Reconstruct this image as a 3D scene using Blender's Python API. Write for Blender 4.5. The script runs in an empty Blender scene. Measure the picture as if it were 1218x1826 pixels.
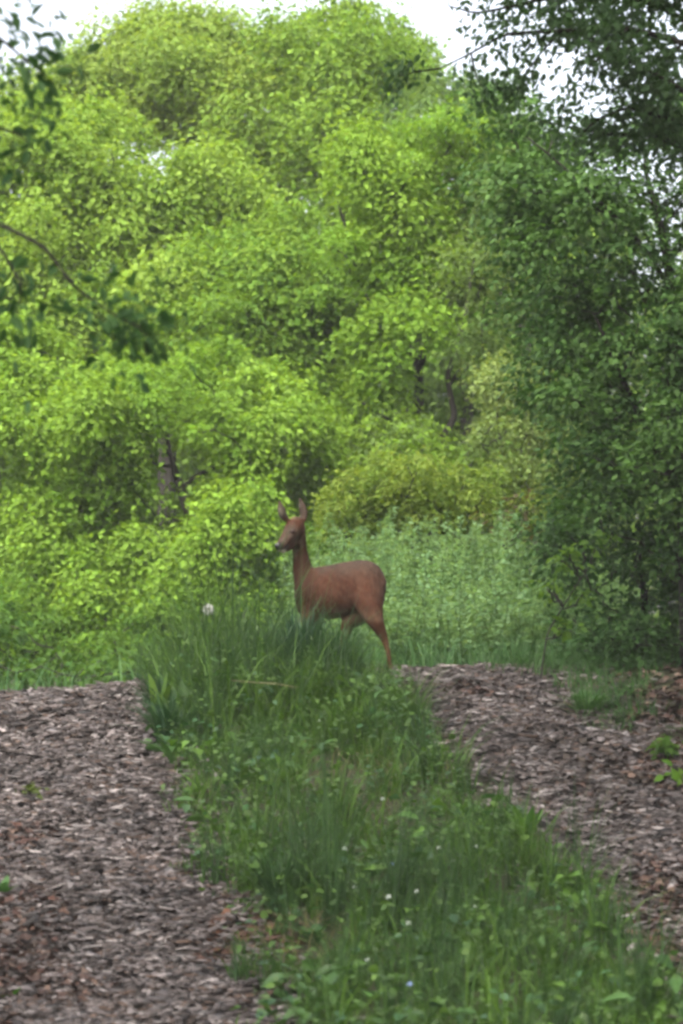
import bpy, bmesh, math, random
import numpy as np
from mathutils import Vector
from mathutils.bvhtree import BVHTree

scene = bpy.context.scene
col = scene.collection
rng = np.random.default_rng(7)
random.seed(7)

# ------------------------------------------------------------------ camera, light, exposure
F_PX, W_PX, H_PX = 5178.0, 1218.0, 1826.0
EYE = 1.6
PITCH = math.atan(187.0 / F_PX)
cam_d = bpy.data.cameras.new("camera")
cam = bpy.data.objects.new("camera", cam_d)
col.objects.link(cam)
cam.location = (0, 0, EYE)
cam.rotation_euler = (math.pi / 2 + PITCH, 0, 0)
cam_d.sensor_fit = 'VERTICAL'
cam_d.sensor_height = 24.0
cam_d.lens = 12.0 / (H_PX / 2 / F_PX)
cam_d.clip_start = 0.1
cam_d.clip_end = 1500
cam_d.dof.use_dof = True
cam_d.dof.focus_distance = 19.0
cam_d.dof.aperture_fstop = 2.6
scene.camera = cam

SUN_DIR = Vector((-0.2, -0.55, 0.8)).normalized()
world = bpy.data.worlds.new("World")
scene.world = world
world.use_nodes = True
wn = world.node_tree
for n in list(wn.nodes):
    wn.nodes.remove(n)
sky = wn.nodes.new("ShaderNodeTexSky")
sky.sky_type = 'NISHITA'
sky.sun_disc = False
sky.sun_elevation = math.asin(SUN_DIR.z)
sky.sun_rotation = math.atan2(SUN_DIR.x, SUN_DIR.y)
sky.air_density = 0.75
sky.dust_density = 8.0
sky.ozone_density = 0.2
bg = wn.nodes.new("ShaderNodeBackground")
bg.inputs["Strength"].default_value = 0.15
wo = wn.nodes.new("ShaderNodeOutputWorld")
pale = wn.nodes.new("ShaderNodeHueSaturation")      # thin overcast: the whole sky is paler than a clear one
pale.inputs["Saturation"].default_value = .45
wn.links.new(sky.outputs[0], pale.inputs["Color"])
wn.links.new(pale.outputs[0], bg.inputs["Color"])
wn.links.new(bg.outputs[0], wo.inputs["Surface"])

sun_d = bpy.data.lights.new("sun", 'SUN')
sun_d.energy = 0.85
sun_d.angle = math.radians(25)
sun_d.color = (1.0, 0.96, 0.88)
sun = bpy.data.objects.new("sun", sun_d)
col.objects.link(sun)
sun.rotation_euler = (-SUN_DIR).to_track_quat('-Z', 'Y').to_euler()

scene.view_settings.view_transform = 'Standard'
scene.view_settings.look = 'None'
scene.view_settings.gamma = 1.0
scene.view_settings.use_curve_mapping = False
scene.view_settings.exposure = 2.4
scene.render.engine = 'CYCLES'
cy = scene.cycles
cy.max_bounces = 8
cy.diffuse_bounces = 4
cy.glossy_bounces = 2
cy.transmission_bounces = 4
cy.filter_width = 3.1
cy.use_denoising = True
cy.volume_bounces = 1
cy.sample_clamp_indirect = 8.0

# ------------------------------------------------------------------ helpers
def P(px, py, d):
    """point at photograph pixel (px, py), at d metres along the world Y axis"""
    u, v = (px - W_PX / 2) / F_PX, (H_PX / 2 - py) / F_PX
    c, s = math.cos(PITCH), math.sin(PITCH)
    y = c - s * v
    z = s + c * v
    k = d / y
    return np.array((u * k, d, EYE + z * k))

def sstep(a, b, x):
    t = np.clip((np.asarray(x, float) - a) / (b - a), 0, 1)
    return t * t * (3 - 2 * t)

def wob(x, y, s=1.0, ph=0.0):
    x = np.asarray(x, float); y = np.asarray(y, float)
    return (np.sin(x * 2.1 * s + 1.3 + ph) * np.cos(y * 1.7 * s + 0.4 + ph) + 0.5 * np.sin(x * 4.7 * s + y * 3.1 * s + ph)
            + 0.3 * np.sin(x * 9.1 * s - y * 7.3 * s + 2 * ph)) / 1.8

def strip_c(y):
    return 0.566 - 0.135 * (np.asarray(y, float) - 11.4)

def gz(x, y):
    x = np.asarray(x, float); y = np.asarray(y, float)
    ys = np.array([-60, 9.8, 10.6, 11.4, 12.2, 13.4, 15, 17, 18.5, 19.1, 19.8, 21, 23, 26, 32, 60, 200, 700.])
    zs = np.array([0, 0, 0.01, 0.06, 0.16, 0.355, 0.615, 0.945, 1.19, 1.262, 1.255, 1.19, 1.12, 1.06, 1.0, 1.0, 1.0, 1.0])
    z = np.interp(y, ys, zs)
    # camber: the ground falls a little to the side of the far left track
    tilt = 0.062 * np.clip(x - 0.45, -3.5, 0.0) * sstep(12.5, 17.5, y)
    z = z + tilt
    z = z + 0.018 * wob(x, y, 1.2) * sstep(8, 12, y)
    # bank that climbs beyond the verge on the far right
    z = z + 0.30 * sstep(1.9, 4.5, x) * sstep(12, 17, y) + 0.15 * sstep(-2.6, -4.5, x) * sstep(5, 10, y)
    # ruts of the two tracks, and the raised strip between them
    a = np.abs(x - strip_c(y))
    z = z - 0.035 * sstep(0.75, 1.0, a) * (1 - sstep(1.9, 2.4, a)) * (1 - sstep(19, 20.5, y))
    return z

def link(o, parent=None):
    col.objects.link(o)
    if parent is not None:
        o.parent = parent
    return o

def empty(name, loc, label, cat, group=None):
    o = bpy.data.objects.new(name, None)
    o.empty_display_size = 0.1
    o.location = [float(v) for v in loc]
    o["label"] = label; o["category"] = cat
    if group: o["group"] = group
    return link(o)

def tag(o, label=None, cat=None, group=None, kind=None):
    if label: o["label"] = label
    if cat: o["category"] = cat
    if group: o["group"] = group
    if kind: o["kind"] = kind
    return o

def mesh_np(name, verts, face_loops, face_sizes, mat, cols=None, smooth=False):
    me = bpy.data.meshes.new(name)
    verts = np.ascontiguousarray(verts, dtype=np.float32)
    face_loops = np.ascontiguousarray(face_loops, dtype=np.int32)
    face_sizes = np.ascontiguousarray(face_sizes, dtype=np.int32)
    me.vertices.add(len(verts)); me.vertices.foreach_set("co", verts.ravel())
    me.loops.add(len(face_loops)); me.loops.foreach_set("vertex_index", face_loops)
    me.polygons.add(len(face_sizes))
    starts = np.concatenate(([0], np.cumsum(face_sizes)[:-1])).astype(np.int32)
    me.polygons.foreach_set("loop_start", starts)
    if smooth:
        me.polygons.foreach_set("use_smooth", np.ones(len(face_sizes), dtype=bool))
    if cols is not None:
        a = me.color_attributes.new("Col", 'FLOAT_COLOR', 'POINT')
        c = np.ones((len(verts), 4), dtype=np.float32); c[:, :3] = cols
        a.data.foreach_set("color", c.ravel())
    me.update(calc_edges=True)
    me.validate()
    if mat: me.materials.append(mat)
    return me

def obj(name, me, parent=None, world_offset=None):
    o = bpy.data.objects.new(name, me)
    link(o, parent)
    return o

# ---- leaf templates: (verts (k,3): u across, v along, w up ; faces)
def leaf_template(half, fold=0.18, droop=0.25):
    """half: outline points (u>0, v) from base to tip without the two midrib ends"""
    n = len(half)
    vs = [(0, 0), (0, 1)] + [(u, v) for u, v in half] + [(-u, v) for u, v in half]
    v3 = np.array([(u, v, fold * abs(u) - droop * v * v) for u, v in vs], float)
    right = [0] + [2 + i for i in range(n)] + [1]
    left = [1] + [2 + n + i for i in reversed(range(n))] + [0]
    return v3, [right, left]

MAPLE = leaf_template([(.30, -.04), (.22, .16), (.52, .34), (.26, .44), (.20, .66)], .22, .3)
LOBED = leaf_template([(.34, .12), (.50, .42), (.20, .58)], .25, .3)
OVAL = leaf_template([(.26, .22), (.30, .55)], .25, .25)
ROUND = leaf_template([(.40, .15), (.48, .5), (.28, .85)], .2, .2)
POINT = leaf_template([(.17, .14), (.26, .42), (.15, .74)], .25, .3)
QUAD = leaf_template([(.34, .45)], .25, .3)
NARROW = leaf_template([(.10, .3), (.08, .65)], .2, .45)

def norm(a):
    return a / np.maximum(np.linalg.norm(a, axis=-1, keepdims=True), 1e-9)

def scatter(tmpl, pos, vdir, ndir, size, cols):
    """leaf copies: pos (n,3), vdir along, ndir roughly the upper side, size (n,), cols (n,3)"""
    tv, tf = tmpl
    n, k = len(pos), len(tv)
    v = norm(vdir)
    u = norm(np.cross(v, ndir))
    w = np.cross(u, v)
    verts = pos[:, None, :] + size[:, None, None] * (tv[None, :, 0:1] * u[:, None, :] + tv[None, :, 1:2] * v[:, None, :] + tv[None, :, 2:3] * w[:, None, :])
    verts = verts.reshape(-1, 3)
    fl = np.concatenate([np.array(f) for f in tf])
    fs = np.array([len(f) for f in tf])
    loops = (fl[None, :] + k * np.arange(n)[:, None]).ravel()
    sizes = np.tile(fs, n)
    c = np.repeat(cols, k, axis=0)
    return verts, loops, sizes, c

def join(parts):
    off = 0; V = []; L = []; S = []; C = []
    for v, l, s, c in parts:
        V.append(v); L.append(l + off); S.append(s); C.append(c); off += len(v)
    return np.concatenate(V), np.concatenate(L), np.concatenate(S), np.concatenate(C)

def tube(pts, rad, sides=7, colr=(.1, .08, .06)):
    pts = np.asarray(pts, float); n = len(pts)
    rad = np.asarray(rad, float)
    t = norm(np.gradient(pts, axis=0))
    ref = np.array((0.31, 0.95, 0.05)) if abs(t[:, 2]).mean() > .6 else np.array((0.05, 0.12, 0.99))
    a = norm(np.cross(t, ref)); b = np.cross(t, a)
    ang = np.arange(sides) * 2 * math.pi / sides
    ring = pts[:, None, :] + rad[:, None, None] * (np.cos(ang)[None, :, None] * a[:, None, :] + np.sin(ang)[None, :, None] * b[:, None, :])
    V = ring.reshape(-1, 3)
    loops = []
    i = np.arange(n - 1)[:, None] * sides; j = np.arange(sides)[None, :]; j2 = (j + 1) % sides
    q = np.stack([i + j, i + j2, i + sides + j2, i + sides + j], axis=-1).reshape(-1)
    sizes = np.full((n - 1) * sides, 4)
    q = np.concatenate([q, np.arange(sides)[::-1], (n - 1) * sides + np.arange(sides)])
    sizes = np.concatenate([sizes, [sides, sides]])
    C = np.tile(np.array(colr), (len(V), 1))
    return V, q, sizes, C

def bez(p0, p1, sag, n=6, jit=0.0):
    t = np.linspace(0, 1, n)[:, None]
    p = p0 + (p1 - p0) * t + np.array((0, 0, 1.0)) * sag * (4 * t * (1 - t))
    if jit:
        j = rng.normal(0, jit, (n, 3)); j[0] = 0; j[-1] = 0
        p = p + j
    return p

# ------------------------------------------------------------------ materials
def new_mat(name):
    m = bpy.data.materials.new(name); m.use_nodes = True
    nt = m.node_tree
    for n in list(nt.nodes): nt.nodes.remove(n)
    return m, nt

def N(nt, typ, **kw):
    n = nt.nodes.new(typ)
    for k, v in kw.items():
        if k in n.inputs: n.inputs[k].default_value = v
        else: setattr(n, k, v)
    return n

def leaf_mat(name, transl=0.4, rough=0.5, spec=0.35, tint=(1.25, 1.15, 0.5), val=1.0):
    m, nt = new_mat(name)
    at = N(nt, "ShaderNodeAttribute", attribute_name="Col")
    geo = N(nt, "ShaderNodeNewGeometry")
    no = N(nt, "ShaderNodeTexNoise"); no.inputs["Scale"].default_value = 60.0
    nt.links.new(geo.outputs["Position"], no.inputs["Vector"])
    hsv = N(nt, "ShaderNodeHueSaturation")
    mr = N(nt, "ShaderNodeMapRange"); mr.inputs["To Min"].default_value = .8 * val; mr.inputs["To Max"].default_value = 1.2 * val
    nt.links.new(no.outputs["Fac"], mr.inputs["Value"])
    nt.links.new(mr.outputs[0], hsv.inputs["Value"])
    nt.links.new(at.outputs["Color"], hsv.inputs["Color"])
    pr = N(nt, "ShaderNodeBsdfPrincipled")
    pr.inputs["Roughness"].default_value = rough
    pr.inputs["Specular IOR Level"].default_value = spec
    nt.links.new(hsv.outputs[0], pr.inputs["Base Color"])
    mul = N(nt, "ShaderNodeMix", data_type='RGBA', blend_type='MULTIPLY')
    mul.inputs[0].default_value = 1.0
    nt.links.new(hsv.outputs[0], mul.inputs[6]); mul.inputs[7].default_value = (*tint, 1)
    tr = N(nt, "ShaderNodeBsdfTranslucent")
    nt.links.new(mul.outputs[2], tr.inputs["Color"])
    mx = N(nt, "ShaderNodeMixShader"); mx.inputs[0].default_value = transl
    nt.links.new(pr.outputs[0], mx.inputs[1]); nt.links.new(tr.outputs[0], mx.inputs[2])
    out = N(nt, "ShaderNodeOutputMaterial"); nt.links.new(mx.outputs[0], out.inputs["Surface"])
    return m

def attr_mat(name, rough=0.85, noise=40.0, bump=0.3, lo=.7, hi=1.25, spec=0.3, stretch=None):
    m, nt = new_mat(name)
    at = N(nt, "ShaderNodeAttribute", attribute_name="Col")
    tc = N(nt, "ShaderNodeTexCoord")
    mp = N(nt, "ShaderNodeMapping")
    if stretch: mp.inputs["Scale"].default_value = stretch
    nt.links.new(tc.outputs["Object"], mp.inputs["Vector"])
    no = N(nt, "ShaderNodeTexNoise"); no.inputs["Scale"].default_value = noise; no.inputs["Detail"].default_value = 5
    nt.links.new(mp.outputs[0], no.inputs["Vector"])
    mr = N(nt, "ShaderNodeMapRange"); mr.inputs["From Min"].default_value = .3; mr.inputs["From Max"].default_value = .7
    mr.inputs["To Min"].default_value = lo; mr.inputs["To Max"].default_value = hi
    nt.links.new(no.outputs["Fac"], mr.inputs["Value"])
    hsv = N(nt, "ShaderNodeHueSaturation")
    nt.links.new(mr.outputs[0], hsv.inputs["Value"]); nt.links.new(at.outputs["Color"], hsv.inputs["Color"])
    pr = N(nt, "ShaderNodeBsdfPrincipled"); pr.inputs["Roughness"].default_value = rough
    pr.inputs["Specular IOR Level"].default_value = spec
    nt.links.new(hsv.outputs[0], pr.inputs["Base Color"])
    bp = N(nt, "ShaderNodeBump"); bp.inputs["Strength"].default_value = bump; bp.inputs["Distance"].default_value = 0.02
    nt.links.new(no.outputs["Fac"], bp.inputs["Height"]); nt.links.new(bp.outputs[0], pr.inputs["Normal"])
    out = N(nt, "ShaderNodeOutputMaterial"); nt.links.new(pr.outputs[0], out.inputs["Surface"])
    return m

def soil_mat(name, a, b, c, scale=9.0):
    m, nt = new_mat(name)
    tc = N(nt, "ShaderNodeTexCoord")
    n1 = N(nt, "ShaderNodeTexNoise"); n1.inputs["Scale"].default_value = scale; n1.inputs["Detail"].default_value = 8; n1.inputs["Roughness"].default_value = .7
    n2 = N(nt, "ShaderNodeTexNoise"); n2.inputs["Scale"].default_value = scale * 9; n2.inputs["Detail"].default_value = 4
    nt.links.new(tc.outputs["Object"], n1.inputs["Vector"]); nt.links.new(tc.outputs["Object"], n2.inputs["Vector"])
    r = N(nt, "ShaderNodeValToRGB")
    r.color_ramp.elements[0].position = .35; r.color_ramp.elements[0].color = (*a, 1)
    r.color_ramp.elements[1].position = .65; r.color_ramp.elements[1].color = (*c, 1)
    e = r.color_ramp.elements.new(.5); e.color = (*b, 1)
    mx = N(nt, "ShaderNodeMath", operation='ADD'); h = N(nt, "ShaderNodeMath", operation='MULTIPLY'); h.inputs[1].default_value = .5
    nt.links.new(n1.outputs["Fac"], mx.inputs[0]); nt.links.new(n2.outputs["Fac"], mx.inputs[1]); nt.links.new(mx.outputs[0], h.inputs[0])
    nt.links.new(h.outputs[0], r.inputs["Fac"])
    pr = N(nt, "ShaderNodeBsdfPrincipled"); pr.inputs["Roughness"].default_value = .95; pr.inputs["Specular IOR Level"].default_value = .2
    nt.links.new(r.outputs[0], pr.inputs["Base Color"])
    bp = N(nt, "ShaderNodeBump"); bp.inputs["Strength"].default_value = .7; bp.inputs["Distance"].default_value = .03
    nt.links.new(n2.outputs["Fac"], bp.inputs["Height"]); nt.links.new(bp.outputs[0], pr.inputs["Normal"])
    out = N(nt, "ShaderNodeOutputMaterial"); nt.links.new(pr.outputs[0], out.inputs["Surface"])
    return m

M_LEAF = leaf_mat("spring_leaf", .55, .7, .12, (1.2, 1.12, .55), .80)
M_DARKLEAF = leaf_mat("glossy_dark_leaf", .35, .62, .15, (1.1, 1.2, .6), .95)
M_GRASS = leaf_mat("grass_blade", .3, .6, .22, (1.1, 1.15, .6), .74)
M_HERB = leaf_mat("herb_leaf", .3, .45, .3, (1.1, 1.15, .6), .85)
M_BARK = attr_mat("bark", .95, 14, .8, .6, 1.3, .15, (1, 1, .25))
M_CHIP = attr_mat("wood_chip", .8, 55, .35, .7, 1.25, .3, (1, 1, 1))
M_FUR = attr_mat("deer_fur", .95, 45, .35, .72, 1.25, .08, (1.0, 1.0, .4))
M_SOIL = soil_mat("forest_soil", (.016, .013, .008), (.026, .026, .012), (.04, .045, .018))
M_TRACK = soil_mat("trodden_track_soil", (.014, .011, .009), (.03, .023, .02), (.055, .044, .04), 14)
M_FLOWER = leaf_mat("petal", .3, .6, .2, (1, 1, 1))

# ------------------------------------------------------------------ ground and tracks
def grid_mesh(name, xs, ys, zf, mat):
    X, Y = np.meshgrid(xs, ys)
    Z = zf(X, Y)
    V = np.stack([X, Y, Z], -1).reshape(-1, 3)
    nx, ny = len(xs), len(ys)
    i = (np.arange(ny - 1)[:, None] * nx + np.arange(nx - 1)[None, :])
    q = np.stack([i, i + 1, i + nx + 1, i + nx], -1).reshape(-1)
    return mesh_np(name, V, q, np.full((nx - 1) * (ny - 1), 4), mat, None, True)

xs = np.concatenate([np.linspace(-160, -12, 14), np.arange(-10, 10.01, .1), np.linspace(12, 160, 14)])
ys = np.concatenate([np.linspace(-60, 4, 10), np.arange(5, 27, .14), np.linspace(28, 60, 12), np.linspace(75, 240, 8)])
ground = tag(obj("ground", grid_mesh("ground", xs, ys, gz, M_SOIL)), kind="structure")

def track_edges(side, y):
    y = np.asarray(y, float)
    c = strip_c(y)
    if side < 0:
        return c - 1.0 * (1 + .25 * sstep(13, 17, y)) - 1.05, c - .80
    return c + .80, c + .80 + 1.25

def make_track(side, y0=2.0, y1=19.5):
    yy = np.arange(y0, y1 + .01, .1)
    a, b = track_edges(side, yy)
    a = a + .07 * wob(yy, yy * .3, 2.0); b = b + .07 * wob(yy * .7, yy, 2.0, 1)
    n = 14
    T = np.linspace(0, 1, n)
    X = a[:, None] + (b - a)[:, None] * T[None, :]
    Y = np.repeat(yy[:, None], n, 1)
    Z = gz(X, Y) + .006 - .012 * (np.abs(T - .5) > .49)[None, :]
    V = np.stack([X, Y, Z], -1).reshape(-1, 3)
    i = (np.arange(len(yy) - 1)[:, None] * n + np.arange(n - 1)[None, :])
    q = np.stack([i, i + 1, i + n + 1, i + n], -1).reshape(-1)
    me = mesh_np("path", V, q, np.full((n - 1) * (len(yy) - 1), 4), M_TRACK, None, True)
    o = tag(obj("path", me), kind="structure")
    return o

CHIP_COLS = np.array([(.115, .098, .092), (.165, .146, .14), (.075, .06, .053), (.042, .033, .028), (.25, .228, .215), (.10, .065, .046), (.022, .018, .015), (.34, .315, .30)]) * np.array((.62, .595, .59))
CHIP_P = np.array([.21, .16, .19, .15, .08, .09, .09, .03])

def chips_raw(n, length, width, thick):
    """n irregular splinters as 8 vertex blocks, local coordinates, (n,8,3)"""
    L = length[:, None]; Wd = width[:, None]; T = thick[:, None]
    sx = np.array([-1, 1, 1, -1, -1, 1, 1, -1]) * .5
    sy = np.array([-1, -1, 1, 1, -1, -1, 1, 1]) * .5
    sz = np.array([0, 0, 0, 0, 1, 1, 1, 1.])
    x = sx * L + rng.normal(0, .12, (n, 8)) * L
    y = sy * Wd + rng.normal(0, .14, (n, 8)) * Wd
    taper = 1 - .55 * rng.random((n, 1)) * (sx > 0)
    y = y * taper
    z = sz * T + .1 * T * rng.normal(0, 1, (n, 8))
    bend = rng.normal(0, 1.2, (n, 1)) * (x * x)
    return np.stack([x, y, z + bend], -1)

CHIP_FACES = np.array([[4, 5, 6, 7], [0, 1, 5, 4], [1, 2, 6, 5], [2, 3, 7, 6], [3, 0, 4, 7]])

def eul(n, tilt):
    yaw = rng.uniform(0, 2 * math.pi, n)
    a = rng.normal(0, tilt, n); b = rng.normal(0, tilt, n)
    u = np.stack([np.cos(yaw) * np.cos(a), np.sin(yaw) * np.cos(a), np.sin(a)], -1)
    v0 = np.stack([-np.sin(yaw), np.cos(yaw), b], -1)
    w = norm(np.cross(u, v0)); v = np.cross(w, u)
    return u, v, w

def lay_chips(n, X, Y, track, lift=.012, lmean=.036, tilt=.16, cols=CHIP_COLS, probs=CHIP_P):
    length = np.clip(rng.lognormal(math.log(lmean), .5, n), .010, .11)
    width = length * rng.uniform(.18, .55, n)
    thick = rng.uniform(.003, .009, n)
    c = chips_raw(n, length, width, thick)
    u, v, w = eul(n, tilt)
    pos = np.stack([X, Y, gz(X, Y) + lift * rng.random(n) + .004], -1)
    Wv = pos[:, None, :] + c[..., 0:1] * u[:, None] + c[..., 1:2] * v[:, None] + c[..., 2:3] * w[:, None]
    ci = rng.choice(len(cols), n, p=probs / probs.sum())
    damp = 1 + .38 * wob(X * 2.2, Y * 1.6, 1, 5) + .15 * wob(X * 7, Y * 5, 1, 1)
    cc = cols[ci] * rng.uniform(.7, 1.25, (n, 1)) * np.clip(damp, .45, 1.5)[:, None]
    return Wv, cc, pos

def chip_mesh(name, Wv, cc):
    n = len(Wv)
    loops = (CHIP_FACES.ravel()[None, :] + 8 * np.arange(n)[:, None]).ravel()
    return mesh_np(name, Wv.reshape(-1, 3), loops, np.full(n * 5, 4), M_CHIP, np.repeat(cc, 8, 0))

def track_points(side, n, y0, y1, spill=.12):
    Y = y0 + (y1 - y0) * rng.random(n) ** 1.0
    a, b = track_edges(side, Y)
    t = rng.random(n)
    X = a + (b - a) * t + rng.normal(0, spill, n) * (np.abs(t - .5) > .35)
    return X, Y

for side, n_ch in ((-1, 22500), (1, 18500)):
    tr = make_track(side)
    X, Y = track_points(side, n_ch, 10.3, 19.6)
    vis = np.abs(X) < .118 * Y + 1.3
    X, Y = X[vis], Y[vis]
    clump = 0.018 * (wob(X * 3, Y * 3) > .1)
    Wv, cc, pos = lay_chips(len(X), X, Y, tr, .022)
    Wv[..., 2] += clump[:, None]
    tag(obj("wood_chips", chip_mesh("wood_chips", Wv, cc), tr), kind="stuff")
    # the largest, nearest chips one by one
    protos = []
    for k in range(24):
        c = chips_raw(1, np.array([1.0]), np.array([rng.uniform(.22, .5)]), np.array([rng.uniform(.06, .12)]))
        c[..., 2] *= .6
        protos.append(chip_mesh("wood_chip", c, CHIP_COLS[[0, 1, 2, 4, 5, 7, 3, 0][k % 8]][None, :] * rng.uniform(.8, 1.3)))
    X, Y = track_points(side, 900, 11.2, 15.0, .05)
    keep = np.where(np.abs(X) < .1185 * Y)[0][:300]
    for i in keep:
        o = obj("wood_chip", protos[rng.integers(24)], tr)
        s = float(np.clip(rng.lognormal(math.log(.045), .3), .028, .08))
        o.scale = (s, s, s)
        o.location = (X[i], Y[i], float(gz(X[i], Y[i])) + .014 + .012 * rng.random())
        o.rotation_euler = (rng.normal(0, .25), rng.normal(0, .2), rng.uniform(0, 6.28))

# leaf litter beside the tracks, reddish brown old leaves
def litter(name, n, xr, yr, cols, size, cond=None, tilt=.35, lift=.008):
    X = rng.uniform(*xr, n); Y = rng.uniform(*yr, n)
    if cond is not None:
        k = cond(X, Y); X, Y = X[k], Y[k]
    n = len(X)
    u, v, w = eul(n, tilt)
    pos = np.stack([X, Y, gz(X, Y) + lift + .02 * rng.random(n)], -1)
    ci = rng.integers(0, len(cols), n)
    cc = np.array(cols)[ci] * rng.uniform(.6, 1.3, (n, 1))
    V, L, S, C = scatter(LOBED, pos, u, w, size * rng.uniform(.5, 1.4, n), cc)
    return tag(obj(name, mesh_np(name, V, L, S, M_CHIP, C)), kind="stuff")

OLD = [(.065, .03, .019), (.055, .027, .018), (.045, .025, .017), (.085, .05, .033), (.03, .02, .014), (.12, .085, .062)]
def beside(X, Y):
    a, b = track_edges(-1, Y); c, d = track_edges(1, Y)
    return ((X < a + .18) | (X > d - .22)) & (np.abs(X) < .13 * Y + 2.6)
litter("leaf_litter", 30000, (-5, 5), (10, 20.5), OLD, .06, beside)
litter("leaf_litter", 420, (-.62, -.18), (12.2, 12.9), OLD[:3] + [(.075, .03, .014)], .045)
litter("leaf_litter", 900, (1.25, 1.6), (11.9, 13.2), OLD[:4], .05)

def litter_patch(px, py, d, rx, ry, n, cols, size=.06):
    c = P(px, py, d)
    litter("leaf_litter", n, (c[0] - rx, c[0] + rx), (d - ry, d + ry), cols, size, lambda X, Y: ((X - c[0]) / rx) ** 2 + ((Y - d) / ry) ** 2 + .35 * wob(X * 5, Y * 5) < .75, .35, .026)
RED = [(.052, .022, .014), (.042, .019, .013), (.034, .018, .013), (.065, .036, .025), (.022, .014, .01), (.085, .055, .04)]
litter_patch(10, 1500, 14.4, .22, .7, 420, RED, .045)
litter_patch(20, 1700, 12.5, .28, .9, 900, RED, .045)
litter_patch(90, 1780, 11.8, .25, .4, 260, RED, .04)
litter_patch(1195, 1600, 13.3, .2, .8, 420, RED, .045)
litter_patch(1190, 1370, 15.9, .25, .6, 420, RED[2:], .045)
litter_patch(860, 1225, 18.3, .35, .35, 260, RED[1:5], .045)
litter_patch(1100, 1400, 15.8, .35, .9, 500, [(.04, .03, .022), (.028, .02, .015), (.055, .04, .03), (.05, .028, .02)], .045)  # dark leaves added to deepen the hazel's shade on this track
litter_patch(1060, 1290, 17.0, .5, .6, 420, [(.04, .03, .022), (.028, .02, .015), (.055, .04, .03)], .045)  # same dark leaves, standing in for shade nearer the crest
litter_patch(1180, 1240, 17.6, .35, .5, 500, RED[2:5], .05)

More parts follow.
